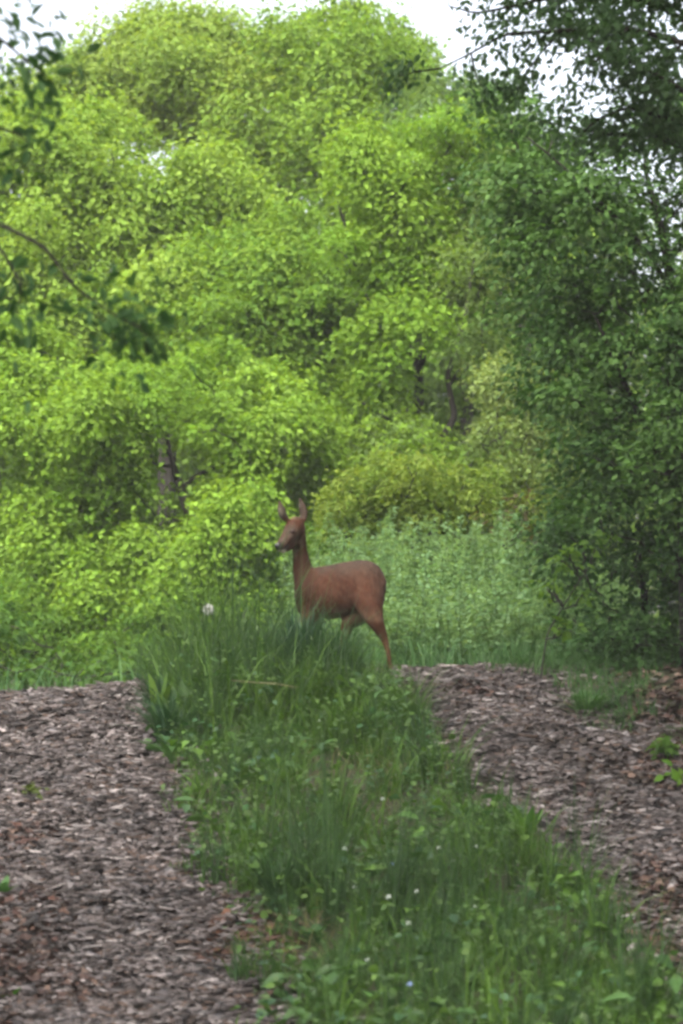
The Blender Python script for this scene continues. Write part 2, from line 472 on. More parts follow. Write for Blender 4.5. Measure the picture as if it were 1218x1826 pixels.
# ------------------------------------------------------------------ deer
def build_deer():
    S = 272.0
    H = P(697, 1190, 19.04)
    H[2] = gz(H[0], H[1])
    def q(px, py, y):
        return np.array(((px - 697) / S, y, (1190 - py) / S))
    rings_v = []; rings_f = []
    def loft(centers, axes_a, axes_b, sides=20):
        base = sum(len(v) for v in rings_v)
        ang = np.arange(sides) * 2 * math.pi / sides
        c = np.asarray(centers, float)
        V = c[:, None, :] + np.cos(ang)[None, :, None] * np.asarray(axes_a)[:, None, :] + np.sin(ang)[None, :, None] * np.asarray(axes_b)[:, None, :]
        n = len(c)
        rings_v.append(V.reshape(-1, 3))
        for i in range(n - 1):
            for j in range(sides):
                k = (j + 1) % sides
                rings_f.append([base + i * sides + j, base + i * sides + k, base + (i + 1) * sides + k, base + (i + 1) * sides + j])
        rings_f.append([base + j for j in range(sides)][::-1])
        rings_f.append([base + (n - 1) * sides + j for j in range(sides)])
    def limb(pts, rads, sides=14, flat=1.0, flat_dir=None, n=None):
        pts = np.asarray(pts, float); rads = np.asarray(rads, float)
        # resample smoothly
        t = np.linspace(0, len(pts) - 1, (len(pts) - 1) * 5 + 1)
        k = np.arange(len(pts))
        def cat(vals):
            vals = np.asarray(vals, float)
            out = []
            for s in t:
                i = min(int(s), len(vals) - 2); f = s - i
                p0 = vals[max(i - 1, 0)]; p1 = vals[i]; p2 = vals[i + 1]; p3 = vals[min(i + 2, len(vals) - 1)]
                out.append(.5 * (2 * p1 + (p2 - p0) * f + (2 * p0 - 5 * p1 + 4 * p2 - p3) * f * f + (3 * p1 - p0 - 3 * p2 + p3) * f ** 3))
            return np.array(out)
        p = cat(pts); r = np.maximum(cat(rads), .002)
        tan = norm(np.gradient(p, axis=0))
        ref = np.array((0, 1.0, 0)) if flat_dir is None else np.asarray(flat_dir, float)
        a = norm(np.cross(tan, ref)); b = np.cross(tan, a)
        loft(p, a * r[:, None], b * (r * flat)[:, None], sides)
    # trunk
    A = np.array((-.055, -.20)); ax = np.array((-.817, .577)); lat = np.array((.577, .817, 0))
    tr = [(.0, .565, .035, .03), (.02, .57, .085, .07), (.06, .565, .135, .105), (.12, .56, .168, .125), (.20, .555, .174, .13), (.30, .535, .182, .138),
          (.40, .52, .180, .137), (.50, .515, .174, .128), (.58, .52, .158, .112), (.64, .525, .12, .088), (.68, .53, .07, .05)]
    cs = [(A[0] + ax[0] * s, A[1] + ax[1] * s, z) for s, z, rz, rl in tr]
    loft(cs, [lat * rl for s, z, rz, rl in tr], [np.array((0, 0, rz)) for s, z, rz, rl in tr], 28)
    # neck
    limb([q(575, 1075, .07), q(556, 1045, .13), q(542, 1015, .15), q(535.5, 985, .145), q(533, 960, .13), q(531, 932, .105)], [.11, .11, .075, .054, .049, .05], 20)
    limb([q(540, 1000, .15), q(545, 1040, .15), q(552, 1075, .14), q(568, 1090, .10), q(585, 1082, .06)], [.05, .08, .085, .07, .05], 20)
    # head: cranium, face, muzzle
    limb([q(533, 915, .115), q(529, 924, .11), q(523, 937, .085), q(514, 951, .045), q(505, 962, .0), q(499, 969, -.03), q(496, 972, -.045)],
         [.03, .056, .062, .052, .039, .034, .022], 18)
    limb([q(525, 958, .08), q(514, 968, .03), q(503, 976, -.015)], [.04, .03, .02], 14)      # lower jaw
    # ears
    limb([q(537, 926, .12), q(541, 912, .135), q(539, 895, .14), q(533, 875, .14)], [.018, .033, .029, .004], 12, .42, (.5, 1, 0))
    limb([q(514, 923, .07), q(505, 911, .045), q(501, 898, .03), q(497, 882, .03)], [.018, .032, .028, .004], 12, .42, (-.2, 1, .2))
    # near hind leg, stepping back
    limb([q(657, 1040, -.14), q(659, 1072, -.205), q(669, 1100, -.25), q(683, 1128, -.235), q(690, 1150, -.235), q(694, 1174, -.235), q(695.5, 1184, -.24), q(695, 1191, -.25)],
         [.12, .095, .058, .030, .020, .0165, .020, .020])
    # far hind leg, drawn forward
    def z_at(x, y): return float(gz(H[0] + x, H[1] + y) - H[2])
    x, y = -.37, -.02
    limb([(-.13, -.06, .52), (-.19, -.03, .40), (-.28, -.01, .31), (-.30, 0, .22), (-.34, -.01, .12), (x, y, z_at(x, y) + .05), (x - .01, y, z_at(x, y) + .02), (x - .015, y, z_at(x, y))],
         [.11, .09, .05, .029, .019, .016, .019, .019])
    for x, y, sx, sy in ((-.62, .09, -.575, .06), (-.56, .27, -.52, .25)):
        g = z_at(x, y)
        limb([(sx + .05, sy + .03, .47), (sx + .03, sy, .36), (sx - .015, sy, .28), (x, y, g + .19), (x, y, g + .1), (x, y, g + .045), (x - .008, y, g + .015), (x - .012, y, g)],
             [.055, .055, .036, .022, .0165, .015, .018, .018])
    # short tail
    limb([(-.10, -.16, .62), (-.06, -.185, .59), (-.05, -.19, .55)], [.03, .03, .02])
    me = bpy.data.meshes.new("deer_raw")
    me.from_pydata([tuple(map(float, v)) for v in np.concatenate(rings_v)], [], rings_f)
    bm = bmesh.new(); bm.from_mesh(me); bmesh.ops.recalc_face_normals(bm, faces=bm.faces); bm.to_mesh(me); bm.free()
    o = bpy.data.objects.new("deer", me); link(o)
    md = o.modifiers.new("remesh", 'REMESH'); md.mode = 'VOXEL'; md.voxel_size = .0072; md.use_smooth_shade = True
    sm = o.modifiers.new("smooth", 'SMOOTH'); sm.factor = .5; sm.iterations = 14
    dg = bpy.context.evaluated_depsgraph_get()
    me2 = bpy.data.meshes.new_from_object(o.evaluated_get(dg))
    o.modifiers.clear(); o.data = me2; me2.name = "deer"
    n = len(me2.vertices); co = np.empty(n * 3, np.float32); me2.vertices.foreach_get("co", co); co = co.reshape(-1, 3).astype(float)
    X, Y, Z = co[:, 0], co[:, 1], co[:, 2]
    base = np.tile(np.array((.054, .022, .0135)), (n, 1))
    def mixc(c, w):
        nonlocal base
        w = np.clip(w, 0, 1)[:, None]
        base = base * (1 - w) + np.array(c) * w
    nz = wob(X * 14, Z * 16 + Y * 9, 1.0)
    # grey-brown saddle on the back and rump
    mixc((.042, .033, .028), sstep(.57, .70, Z + .03 * nz) * sstep(-.56, -.46, X) * (Z < .8) * .9)
    mixc((.055, .036, .029), sstep(-.17, -.05, X) * sstep(.40, .55, Z) * .6)
    mixc((.11, .07, .052), (.5 + .5 * np.sin(X * 60 + Z * 95 + 3 * nz)) * .22 * sstep(.4, .5, Z) * (Z < .72) * sstep(-.55, -.45, X))
    mixc((.12, .08, .055), (1 - sstep(.34, .44, Z)) * sstep(.3, .34, Z) * .6)
    mixc((.075, .04, .021), (1 - sstep(.22, .34, Z)))
    mixc((.032, .015, .009), (1 - sstep(-.56, -.46, X)) * (1 - sstep(.86, .95, Z)) * sstep(.3, .4, Z) * .8)
    mixc((.02, .016, .014), 1 - sstep(.012, .03, Z - np.minimum(0, 0)))
    def ball(c, r, colr, w=1.0, soft=.4):
        d = np.linalg.norm(co - np.asarray(c), axis=1)
        mixc(colr, (1 - sstep(r * (1 - soft), r, d)) * w)
    ball(q(518, 942, .02), .09, (.058, .044, .036), .95, .7)
    ball(q(505, 958, -.03), .045, (.07, .056, .047), .8, .6)
    ball(q(521, 941, .03), .03, (.016, .009, .007), .9, .6)
    ball(q(497, 967, -.05), .036, (.012, .011, .011), 1, .5)
    ball(q(510, 969, -.02), .03, (.02, .017, .015), .85, .6)
    ball(q(505, 981, -.03), .042, (.55, .52, .48), 1, .5)
    ball(q(522, 985, .08), .04, (.22, .15, .1), .5, .6)
    ball(q(493, 961, -.06), .010, (.3, .28, .25), .6, .5)
    ear = sstep(.985, 1.02, Z)
    mixc((.05, .04, .033), ear * .9)
    ball(q(499, 907, .005), .045, (.16, .15, .125), .75, .6)
    ball(q(534, 905, .11), .03, (.12, .105, .085), .6, .6)
    ball(q(532, 893, .13), .02, (.22, .21, .17), .5, .6)
    ball(q(520, 916, .09), .035, (.20, .165, .095), .6, .6)
    mot = wob(X * 9 + Z * 4, Z * 11 - Y * 6, 1, 2) + .7 * wob(X * 24, Z * 30, 1, 5)
    mixc((.10, .058, .04), np.clip(mot - .25, 0, 1) * .55 * sstep(.38, .45, Z) * (1 - sstep(.68, .73, Z)) * sstep(-.56, -.48, X))
    mixc((.03, .016, .012), np.clip(-mot - .2, 0, 1) * .6 * sstep(.3, .4, Z))
    a = me2.color_attributes.new("Col", 'FLOAT_COLOR', 'POINT')
    c4 = np.ones((n, 4), np.float32); c4[:, :3] = base * np.array((.76, .70, .62))
    a.data.foreach_set("color", c4.ravel())
    me2.materials.clear(); me2.materials.append(M_FUR)
    me2.polygons.foreach_set("use_smooth", np.ones(len(me2.polygons), bool))
    o.location = [float(v) for v in H]
    tag(o, "reddish brown roe deer standing on the crest of the track, head turned to the side", "deer")
    # eyes and nose
    bm = bmesh.new(); bm.from_mesh(me2); tree = BVHTree.FromBMesh(bm)
    def onto(px, py, direction=(0, 1, 0)):
        s = q(px, py, -.8)
        h = tree.ray_cast(Vector(s), Vector(direction))
        return h[0]
    def ball_part(name, c, r, sc, mat):
        b = bmesh.new(); bmesh.ops.create_uvsphere(b, u_segments=14, v_segments=10, radius=r)
        bmesh.ops.scale(b, vec=sc, verts=b.verts); bmesh.ops.translate(b, vec=c, verts=b.verts)
        m = bpy.data.meshes.new(name); b.to_mesh(m); b.free()
        m.materials.append(mat)
        m.polygons.foreach_set("use_smooth", np.ones(len(m.polygons), bool))
        return obj(name, m, o)
    me_, nt = new_mat("deer_eye"); pr = N(nt, "ShaderNodeBsdfPrincipled"); pr.inputs["Base Color"].default_value = (.02, .009, .006, 1); pr.inputs["Roughness"].default_value = .5; pr.inputs["Specular IOR Level"].default_value = .2
    out = N(nt, "ShaderNodeOutputMaterial"); nt.links.new(pr.outputs[0], out.inputs["Surface"])
    mn_, nt = new_mat("deer_nose"); pr = N(nt, "ShaderNodeBsdfPrincipled"); pr.inputs["Base Color"].default_value = (.012, .011, .012, 1); pr.inputs["Roughness"].default_value = .4
    out = N(nt, "ShaderNodeOutputMaterial"); nt.links.new(pr.outputs[0], out.inputs["Surface"])
    h = onto(521, 941)
    if h: ball_part("eye", h + Vector((0, .005, 0)), .019, (1.15, .8, .9), me_)
    h = onto(503.5, 938)
    if h: ball_part("eye", h + Vector((.004, .004, 0)), .012, (.8, 1, .85), me_)
    h = onto(496, 966)
    if h: ball_part("nose", h + Vector((0, .008, 0)), .021, (1.05, .8, .8), mn_)
    bm.free()
    return o
deer = build_deer()

# ------------------------------------------------------------------ trees and shrubs
BARK_D = (.019, .017, .014)
CROWN_TRIS = [0]

def in_view(p, m=0.0):
    return (np.abs(p[:, 0]) < (.1176 + m) * p[:, 1]) & (p[:, 2] < EYE + (.2145 + m) * p[:, 1])

def cluster_leaves(cent, rad, per, size, c1, c2, flat=.75, up=.75, droop=.35, colj=.18, shell=.55):
    """leaf positions, directions and colours for clusters of a crown"""
    n = len(cent)
    cnt = np.maximum((per * rng.uniform(.45, 1.35, n) * (rad / rad.mean()) ** 2 / 1.15).astype(int), 4)
    idx = np.repeat(np.arange(n), cnt); m = len(idx)
    d = norm(rng.normal(0, 1, (m, 3)) + np.array((0, 0, .35)))
    stretch = norm(rng.normal(0, 1, (n, 3)) * np.array((1, 1, 1.0)) + np.array((0, 0, .4)))[idx]          # clumps are drawn out along their twig
    d = d + stretch * (d * stretch).sum(1, keepdims=True) * .6
    r = rad[idx] * (shell + (1 - shell) * rng.random(m)) * (0.7 + .35 * rng.random(m) + .5 * rng.random(m) ** 6)
    pos = cent[idx] + d * r[:, None] * np.array((1, 1, flat))
    nd = norm(.55 * d + np.array((0, 0, up)) + rng.normal(0, .42, (m, 3)))
    vd = norm(d * np.array((1, 1, .3)) + np.array((0, 0, -droop)) + rng.normal(0, .5, (m, 3)))
    t = np.clip(rng.random(n)[idx] * .65 + rng.normal(.18, .2, m), 0, 1)[:, None]
    cc = (np.array(c1) * (1 - t) + np.array(c2) * t) * np.clip(rng.normal(1, colj, (m, 1)), .55, 1.6)
    sz = size * rng.uniform(.6, 1.3, m)
    return pos, vd, nd, sz, cc

def skeleton(trunks, cents, r_tip=.006, wander=.05, far_limit=None):
    """connect every cluster to the nearest point of the trunk lines by a bent branch; returns branch tubes"""
    nodes = []; nrad = []
    for pts, rads in trunks:
        t = np.linspace(0, len(pts) - 1, len(pts) * 5)
        k = np.arange(len(pts))
        nodes.append(np.stack([np.interp(t, k, np.asarray(pts)[:, a]) for a in range(3)], -1)); nrad.append(np.interp(t, k, rads))
    nodes = np.concatenate(nodes); nrad = np.concatenate(nrad)
    tubes = []
    order = np.argsort([np.min(np.linalg.norm(nodes - c, axis=1)) for c in cents])
    for i in order:
        c = cents[i]
        d = np.linalg.norm(nodes - c, axis=1) + 1.2 * np.maximum(nodes[:, 2] - c[2] + .1, 0)
        j = int(np.argmin(d))
        L = np.linalg.norm(nodes[j] - c)
        p = bez(nodes[j], c, .06 * L * rng.normal(0, 1), 6, wander * min(L, 1.5))
        r0 = min(nrad[j] * .65, .012 + .018 * L); r0 = max(r0, r_tip)
        rr = np.linspace(r0, r_tip, 6)
        tubes.append(tube(p, rr, 5, BARK_D))
        nodes = np.concatenate([nodes, p[2:]]); nrad = np.concatenate([nrad, rr[2:]])
    return tubes

def blob_points(c, r, n, shell=.5):
    d = norm(rng.normal(0, 1, (n, 3)))
    k = shell + (1 - shell) * rng.random(n) ** .6
    return np.asarray(c) + d * k[:, None] * np.asarray(r)

def leaf_parts(root, tmpl, pos, vd, nd, sz, cc, mat, count, centre, size_ref):
    """the leaves that show largest, one object each; returns mask of the leaves left over"""
    m = in_view(pos, -.004)
    key = pos[:, 1] + rng.random(len(pos)) * .35 - 8 * (sz - sz.mean())
    key[~m] = 1e9
    pick = np.argsort(key)[:count]
    pick = pick[key[pick] < 1e8]
    tv, tf = tmpl
    protos = []
    qs = np.argsort(cc[pick].sum(1)) if len(pick) else []
    groups = np.array_split(qs, 6)
    for g in groups:
        cm = cc[pick][g].mean(0) if len(g) else np.array((.05, .1, .02))
        protos.append(mesh_np("leaf", tv.copy(), np.concatenate([np.array(f) for f in tf]), np.array([len(f) for f in tf]), mat, np.tile(cm, (len(tv), 1))))
    from mathutils import Matrix
    for gi, g in enumerate(groups):
        for k in g:
            i = pick[k]
            v = norm(vd[i]); u = norm(np.cross(v, nd[i])); w = np.cross(u, v)
            o = bpy.data.objects.new("leaf", protos[gi]); link(o, root)
            p = pos[i] - centre
            s = sz[i]
            o.matrix_local = Matrix(((u[0] * s, v[0] * s, w[0] * s, p[0]), (u[1] * s, v[1] * s, w[1] * s, p[1]), (u[2] * s, v[2] * s, w[2] * s, p[2]), (0, 0, 0, 1)))
    left = np.ones(len(pos), bool); left[pick] = False
    return left

def build_tree(name, label, cat, base, trunks, cents, rads, per, size, c1, c2, tmpl=LOBED, mat=None, parts=0, group=None, r_tip=.006,
               flat=.75, up=.75, droop=.35, extra=None, shell=.55, branches=True, wander=.05, colj=.18, tmpl2=None):
    mat = mat or M_LEAF
    base = np.asarray(base, float)
    root = empty(name, base, label, cat, group)
    tt = []
    for pts, rr in trunks:
        pts = np.asarray(pts, float)
        t = np.linspace(0, len(pts) - 1, (len(pts) - 1) * 4 + 1); k = np.arange(len(pts))
        pp = np.stack([np.interp(t, k, pts[:, a]) for a in range(3)], -1)
        pp[1:-1] = .25 * pp[:-2] + .5 * pp[1:-1] + .25 * pp[2:]
        tt.append(tube(pp, np.interp(t, k, rr), 9, BARK_D))
    cents = np.asarray(cents, float); rads = np.asarray(rads, float)
    if tt:
        V, L, S, C = join(tt)
        obj("trunk", mesh_np("trunk", V - base, L, S, M_BARK, C, True), root)
    if branches and trunks:
        V, L, S, C = join(skeleton(trunks, cents, r_tip, wander))
        tag(obj("branches", mesh_np("branches", V - base, L, S, M_BARK, C, True), root), kind="stuff")
    pos, vd, nd, sz, cc = cluster_leaves(cents, rads, per, size, c1, c2, flat, up, droop, colj, shell)
    if extra is not None:
        pos, vd, nd, sz, cc = [np.concatenate([a, b]) for a, b in zip((pos, vd, nd, sz, cc), extra)]
    if parts:
        left = leaf_parts(root, tmpl, pos, vd, nd, sz, cc, mat, parts, base, size)
        pos, vd, nd, sz, cc = pos[left], vd[left], nd[left], sz[left], cc[left]
    if len(pos):
        V, L, S, C = scatter(tmpl2 or tmpl, pos, vd, nd, sz, cc)
        tag(obj("crown", mesh_np("crown", V - base, L, S, mat, C), root), kind="stuff")
    return root

OPENINGS = [(322, 860, 18, 42, 25.6), (342, 930, 10, 25, 25.6), (298, 790, 8, 30, 25.6), (648, 520, 18, 40, 27.2), (746, 675, 14, 28, 27.2), (800, 700, 20, 75, 26.6), (640, 725, 30, 16, 26.6), (385, 838, 22, 8, 25.6)]   # gaps in the leaves
def px_blobs(d, blobs, dens, cr, cj=.5):
    """blobs: (px, py, rx_px, ry_px, depth_off, ry_depth_scale) -> cluster centres/radii; dens = clusters per m2 of blob front"""
    C = []; R = []
    for b in blobs:
        px, py, rx, ry = b[:4]; off = b[4] if len(b) > 4 else 0; ds = b[5] if len(b) > 5 else .8
        dd = d + off
        c = P(px, py, dd); s = dd / F_PX
        n = max(int(dens * math.pi * rx * ry * s * s), 3)
        pts = blob_points(c, (rx * s, rx * s * ds, ry * s), n)
        C.append(pts); R.append(np.clip(rng.normal(cr, cr * cj, n), cr * .4, cr * 2.2))
    if d > 24 and len(blobs) > 4:          # looser sprays that bridge the boughs
        m = int(.38 * sum(len(c) for c in C))
        i = rng.integers(0, len(blobs), m); j = rng.integers(0, len(blobs), m); t = rng.random(m)
        B = np.array([b[:4] for b in blobs], float)
        near = np.hypot(B[i, 0] - B[j, 0], B[i, 1] - B[j, 1]) < 2.6 * .5 * (B[i, 2] + B[j, 2])
        i, j, t = i[near], j[near], t[near]
        bx = B[i, 0] * (1 - t) + B[j, 0] * t + rng.normal(0, 22, len(i)); by = B[i, 1] * (1 - t) + B[j, 1] * t + rng.normal(0, 22, len(i))
        dd = d + rng.normal(-.25, .45, len(i))
        C.append(np.array([P(x, y, e) for x, y, e in zip(bx, by, dd)])); R.append(np.clip(rng.normal(cr, cr * cj, len(i)), cr * .4, cr * 2.0))
    C = np.concatenate(C); R = np.concatenate(R)
    k = C[:, 2] > gz(C[:, 0], C[:, 1]) + .12
    qx = W_PX / 2 + F_PX * C[:, 0] / C[:, 1]; qy = 1100 - (C[:, 2] - EYE) * F_PX / C[:, 1]; rp = R * F_PX / C[:, 1] * .75
    for wx, wy, ax_, ay_, dep in OPENINGS:
        k &= ~((((qx - wx) / (ax_ + rp)) ** 2 + ((qy - wy) / (ay_ + rp)) ** 2 < 1) & (C[:, 1] < dep + .3) & (C[:, 1] > 24))
    return C[k], R[k]

def px_line(d, pts, rads):
    """pts: (px, py[, depth offset])"""
    return np.array([P(p[0], p[1], d + (p[2] if len(p) > 2 else 0)) for p in pts]), np.array(rads)

YG1, YG2 = (.112, .225, .022), (.19, .315, .04)        # young yellow green
MG1, MG2 = (.09, .19, .025), (.15, .25, .035)         # middle green
OG1, OG2 = (.06, .115, .026), (.11, .175, .04)       # olive
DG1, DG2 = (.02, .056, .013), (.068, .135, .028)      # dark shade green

def tree_px(name, label, cat, d, base_px, stems, blobs, dens, cr, per, size, c1, c2, **kw):
    b = P(base_px, 1150, d); b[2] = gz(b[0], b[1]) - .05
    tr = []
    for pts, rr in stems:
        p, r = px_line(d, pts, rr)
        tr.append((p, r * .62))
    if tr:
        tr[0][0][0] = b
    if d > 22.5:
        per, size, cr, dens = per * 4.4, size * .65, cr * .78, dens * 2.1
        kw['tmpl2'] = QUAD
        kw.setdefault('up', .4)
        kw.setdefault('flat', 1.05)
    C, R = px_blobs(d, blobs, dens, cr)
    return build_tree(name, label, cat, b, tr, C, R, per, size, c1, c2, **kw)

# front maple, its forked trunk in view
tree_px("maple_tree", "low bright maple with a dark forked trunk beside the deer's head", "tree", 25.5, 345,
        [([(345, 1190), (342, 1000), (338, 925), (325, 880), (318, 855)], [.10, .085, .078, .07, .06]),
         ([(318, 858), (300, 800), (296, 740), (270, 660)], [.05, .035, .026, .012]),
         ([(322, 872), (350, 848), (400, 825), (450, 800)], [.04, .034, .024, .012]),
         ([(338, 930), (375, 880), (430, 870)], [.035, .025, .012])],
        [(130, 760, 170, 110, -.1), (60, 680, 130, 110, .3), (360, 700, 160, 80, .5), (240, 800, 120, 60, 0), (420, 910, 80, 70, -.9, .6), (430, 1010, 90, 70, -.6, .6),
         (250, 960, 130, 90, -.3), (100, 930, 130, 110, -.2), (330, 1060, 130, 60, -.7, .6), (140, 1090, 170, 70, -.5, .6), (470, 780, 120, 70, .1), (40, 1060, 80, 110, 0), (500, 880, 70, 70, .5), (220, 1060, 120, 80, -.8), (380, 1110, 100, 60, -1.0), (70, 1130, 110, 60, -1.0), (230, 1150, 110, 45, -1.3), (460, 1090, 70, 70, -.8), (180, 880, 70, 60, -.4), (420, 800, 60, 40, -.3), (250, 900, 40, 50, .5), (400, 930, 50, 50, .4)],
        11, .24, 75, .085, YG1, YG2, tmpl=MAPLE, parts=300)

tree_px("maple_tree", "broad yellow-green maple rising behind the low forked maple", "tree", 29.5, 200,
        [([(200, 1190), (205, 900), (215, 650), (230, 450)], [.16, .14, .11, .06]), ([(212, 660), (120, 520), (60, 420)], [.07, .05, .025]), ([(215, 640), (320, 500), (390, 430)], [.07, .05, .02])],
        [(60, 400, 130, 120, 0), (150, 280, 120, 90, .4), (230, 430, 130, 100, -.3), (330, 360, 130, 90, 0), (100, 560, 160, 100, -.5), (300, 570, 150, 90, -.6), (20, 250, 90, 80, .3)],
        8, .31, 85, .095, (.125, .235, .026), (.215, .33, .05), tmpl=LOBED)

tree_px("maple_tree", "tall thin-topped maple with small sky gaps in its crown", "tree", 34, 290,
        [([(290, 1190), (300, 700), (310, 400), (330, 200)], [.2, .17, .12, .05]), ([(305, 500), (230, 300), (170, 200)], [.09, .05, .02]), ([(308, 430), (400, 250), (450, 150)], [.08, .05, .02])],
        [(300, 100, 90, 65, 0), (200, 160, 100, 60, .3), (100, 220, 85, 60, 0), (390, 130, 90, 70, 0), (460, 210, 90, 90, -.4), (300, 230, 120, 45, -.2), (470, 110, 60, 50, 0), (330, 180, 90, 60, -.3), (260, 120, 90, 60, -.2), (160, 150, 70, 50, -.2), (60, 210, 70, 50, 0), (410, 100, 60, 40, -.2), (520, 130, 60, 60, .2), (240, 80, 45, 30, 0), (350, 75, 50, 30, 0)],
        7, .33, 80, .10, (.135, .235, .034), (.225, .32, .06), tmpl=LOBED, wander=.08)

tree_px("maple_tree", "tallest green maple with a rounded top against the white sky", "tree", 33, 590,
        [([(590, 1190), (600, 800), (605, 500), (600, 250)], [.2, .17, .12, .05]), ([(604, 560), (520, 380), (480, 260)], [.09, .05, .02]), ([(604, 480), (680, 300), (690, 170)], [.08, .05, .02])],
        [(605, 75, 75, 60, 0), (560, 170, 85, 80, -.2), (660, 190, 85, 85, 0), (500, 280, 100, 90, -.3), (600, 330, 110, 80, -.5), (640, 80, 60, 60, .3), (690, 110, 45, 55, .5), (420, 330, 90, 80, 0), (610, 30, 40, 28, 0), (520, 110, 50, 50, 0), (720, 90, 30, 35, .3), (590, 240, 100, 60, -.4), (740, 140, 50, 40, .4)],
        7, .33, 80, .10, (.112, .215, .026), (.19, .30, .042), tmpl=LOBED)

tree_px("maple_tree", "mid-height leafy maple filling the gap above the deer", "tree", 28, 520,
        [([(520, 1190), (520, 900), (512, 820), (505, 640)], [.15, .13, .11, .05]), ([(513, 830), (440, 720), (400, 600)], [.06, .04, .02]), ([(512, 800), (600, 640), (640, 560)], [.06, .04, .02])],
        [(430, 480, 130, 80, 0), (520, 560, 120, 70, -.3), (420, 610, 130, 80, -.4), (570, 660, 110, 60, -.3), (360, 530, 100, 70, .3), (600, 450, 100, 80, .3), (520, 720, 110, 60, -.4), (610, 580, 90, 60, 0)],
        9, .27, 80, .09, MG1, (.165, .275, .03), tmpl=LOBED, parts=150)

tree_px("maple_tree", "bright leaning maple with a bent dark bough left of the curved trunk", "tree", 27, 745,
        [([(745, 1190), (742, 780), (748, 700), (744, 640), (700, 570), (655, 530), (640, 490), (600, 350)], [.10, .085, .078, .07, .06, .05, .04, .015]),
         ([(748, 650), (790, 540), (830, 440), (860, 330)], [.07, .05, .035, .015])],
        [(720, 300, 120, 60, 0), (800, 270, 70, 60, .2), (690, 400, 110, 60, -.3), (800, 390, 70, 70, 0), (650, 560, 90, 45, -.5), (700, 600, 60, 30, -.5), (640, 700, 80, 45, -.5), (650, 340, 80, 50, .2), (700, 470, 90, 50, -.3), (760, 480, 60, 50, -.4), (700, 800, 80, 45, -.6), (750, 850, 80, 40, -.6), (670, 640, 60, 40, -.4), (560, 780, 90, 50, 0), (560, 860, 70, 60, .2), (615, 430, 60, 40, -.8), (690, 580, 45, 35, -.7), (780, 590, 45, 35, -.6)],
        9.5, .27, 80, .09, (.105, .215, .02), (.18, .30, .036), tmpl=LOBED, parts=150)

tree_px("crooked_tree", "slender dark tree with a crooked S-shaped trunk", "tree", 26.5, 765,
        [([(765, 1190), (770, 850), (782, 790), (812, 745), (802, 700), (798, 665), (812, 630), (830, 560), (850, 430)], [.07, .062, .056, .05, .044, .04, .037, .027, .01]),
         ([(772, 840), (740, 780), (680, 740), (640, 715)], [.04, .035, .03, .015]), ([(800, 690), (880, 560), (920, 450)], [.03, .022, .01])],
        [(890, 450, 90, 110, .4), (860, 570, 70, 70, .8), (930, 580, 70, 100, .5), (790, 480, 60, 60, .8), (720, 760, 90, 40, .3), (640, 790, 90, 50, .3), (860, 680, 60, 60, 1.2), (900, 380, 80, 60, .2), (820, 850, 70, 50, .6), (860, 640, 50, 50, .5), (760, 880, 90, 50, .5), (700, 850, 90, 50, .8)],
        7, .26, 60, .075, OG1, OG2, tmpl=OVAL)

tree_px("olive_tree", "dull olive-green tree with drooping twigs behind the bright maples", "tree", 31, 960,
        [([(960, 1190), (950, 700), (900, 400), (850, 220)], [.15, .12, .07, .03]), ([(880, 340), (760, 260), (700, 180)], [.05, .03, .012]), ([(900, 400), (930, 300), (980, 240)], [.04, .03, .012])],
        [(770, 185, 75, 40, 0), (850, 200, 50, 45, 0), (930, 300, 85, 60, 0), (890, 260, 60, 50, .4), (720, 230, 70, 50, 0), (990, 280, 80, 40, .3), (830, 260, 110, 50, .4)],
        7.5, .28, 75, .075, (.065, .13, .03), (.115, .19, .045), tmpl=OVAL, droop=.9)

tree_px("thorn_bush", "pale olive-yellow round bush beside the dark hedge", "bush", 23.5, 925,
        [([(925, 1150), (925, 900), (930, 800)], [.05, .04, .02]), ([(926, 900), (890, 780), (885, 720)], [.03, .02, .01])],
        [(920, 720, 70, 60, 0), (900, 790, 60, 50, -.3), (970, 760, 70, 60, 0), (950, 850, 90, 45, -.2), (1010, 830, 70, 70, .2), (900, 690, 45, 35, .2)],
        16, .17, 60, .055, (.105, .175, .045), (.185, .25, .075), tmpl=OVAL, parts=120)

tree_px("low_shrub", "spreading yellowish shrub above the pale weeds behind the deer's back", "shrub", 23.0, 780,
        [([(780, 1150), (780, 980), (775, 900)], [.04, .03, .015])],
        [(740, 860, 90, 45, 0), (660, 890, 80, 50, .3), (830, 880, 80, 45, 0), (760, 930, 110, 40, .2), (620, 940, 60, 60, .5), (890, 900, 70, 40, .2)],
        16, .17, 60, .06, (.10, .18, .022), (.18, .245, .04), tmpl=OVAL, parts=100)

tree_px("thicket_shrub", "green leafy shrub at the foot of the forked maple", "shrub", 24.3, 190,
        [([(190, 1200), (190, 1120), (185, 1080)], [.03, .025, .012])],
        [(60, 1150, 110, 50, 0), (200, 1130, 100, 55, -.2), (330, 1130, 90, 60, 0), (210, 1180, 70, 30, -.6), (20, 1080, 70, 60, .3), (430, 1110, 80, 60, .2), (540, 1060, 70, 90, .4), (590, 980, 50, 60, .6)],
        16, .17, 55, .07, (.045, .11, .014), (.105, .195, .024), tmpl=LOBED, parts=100)

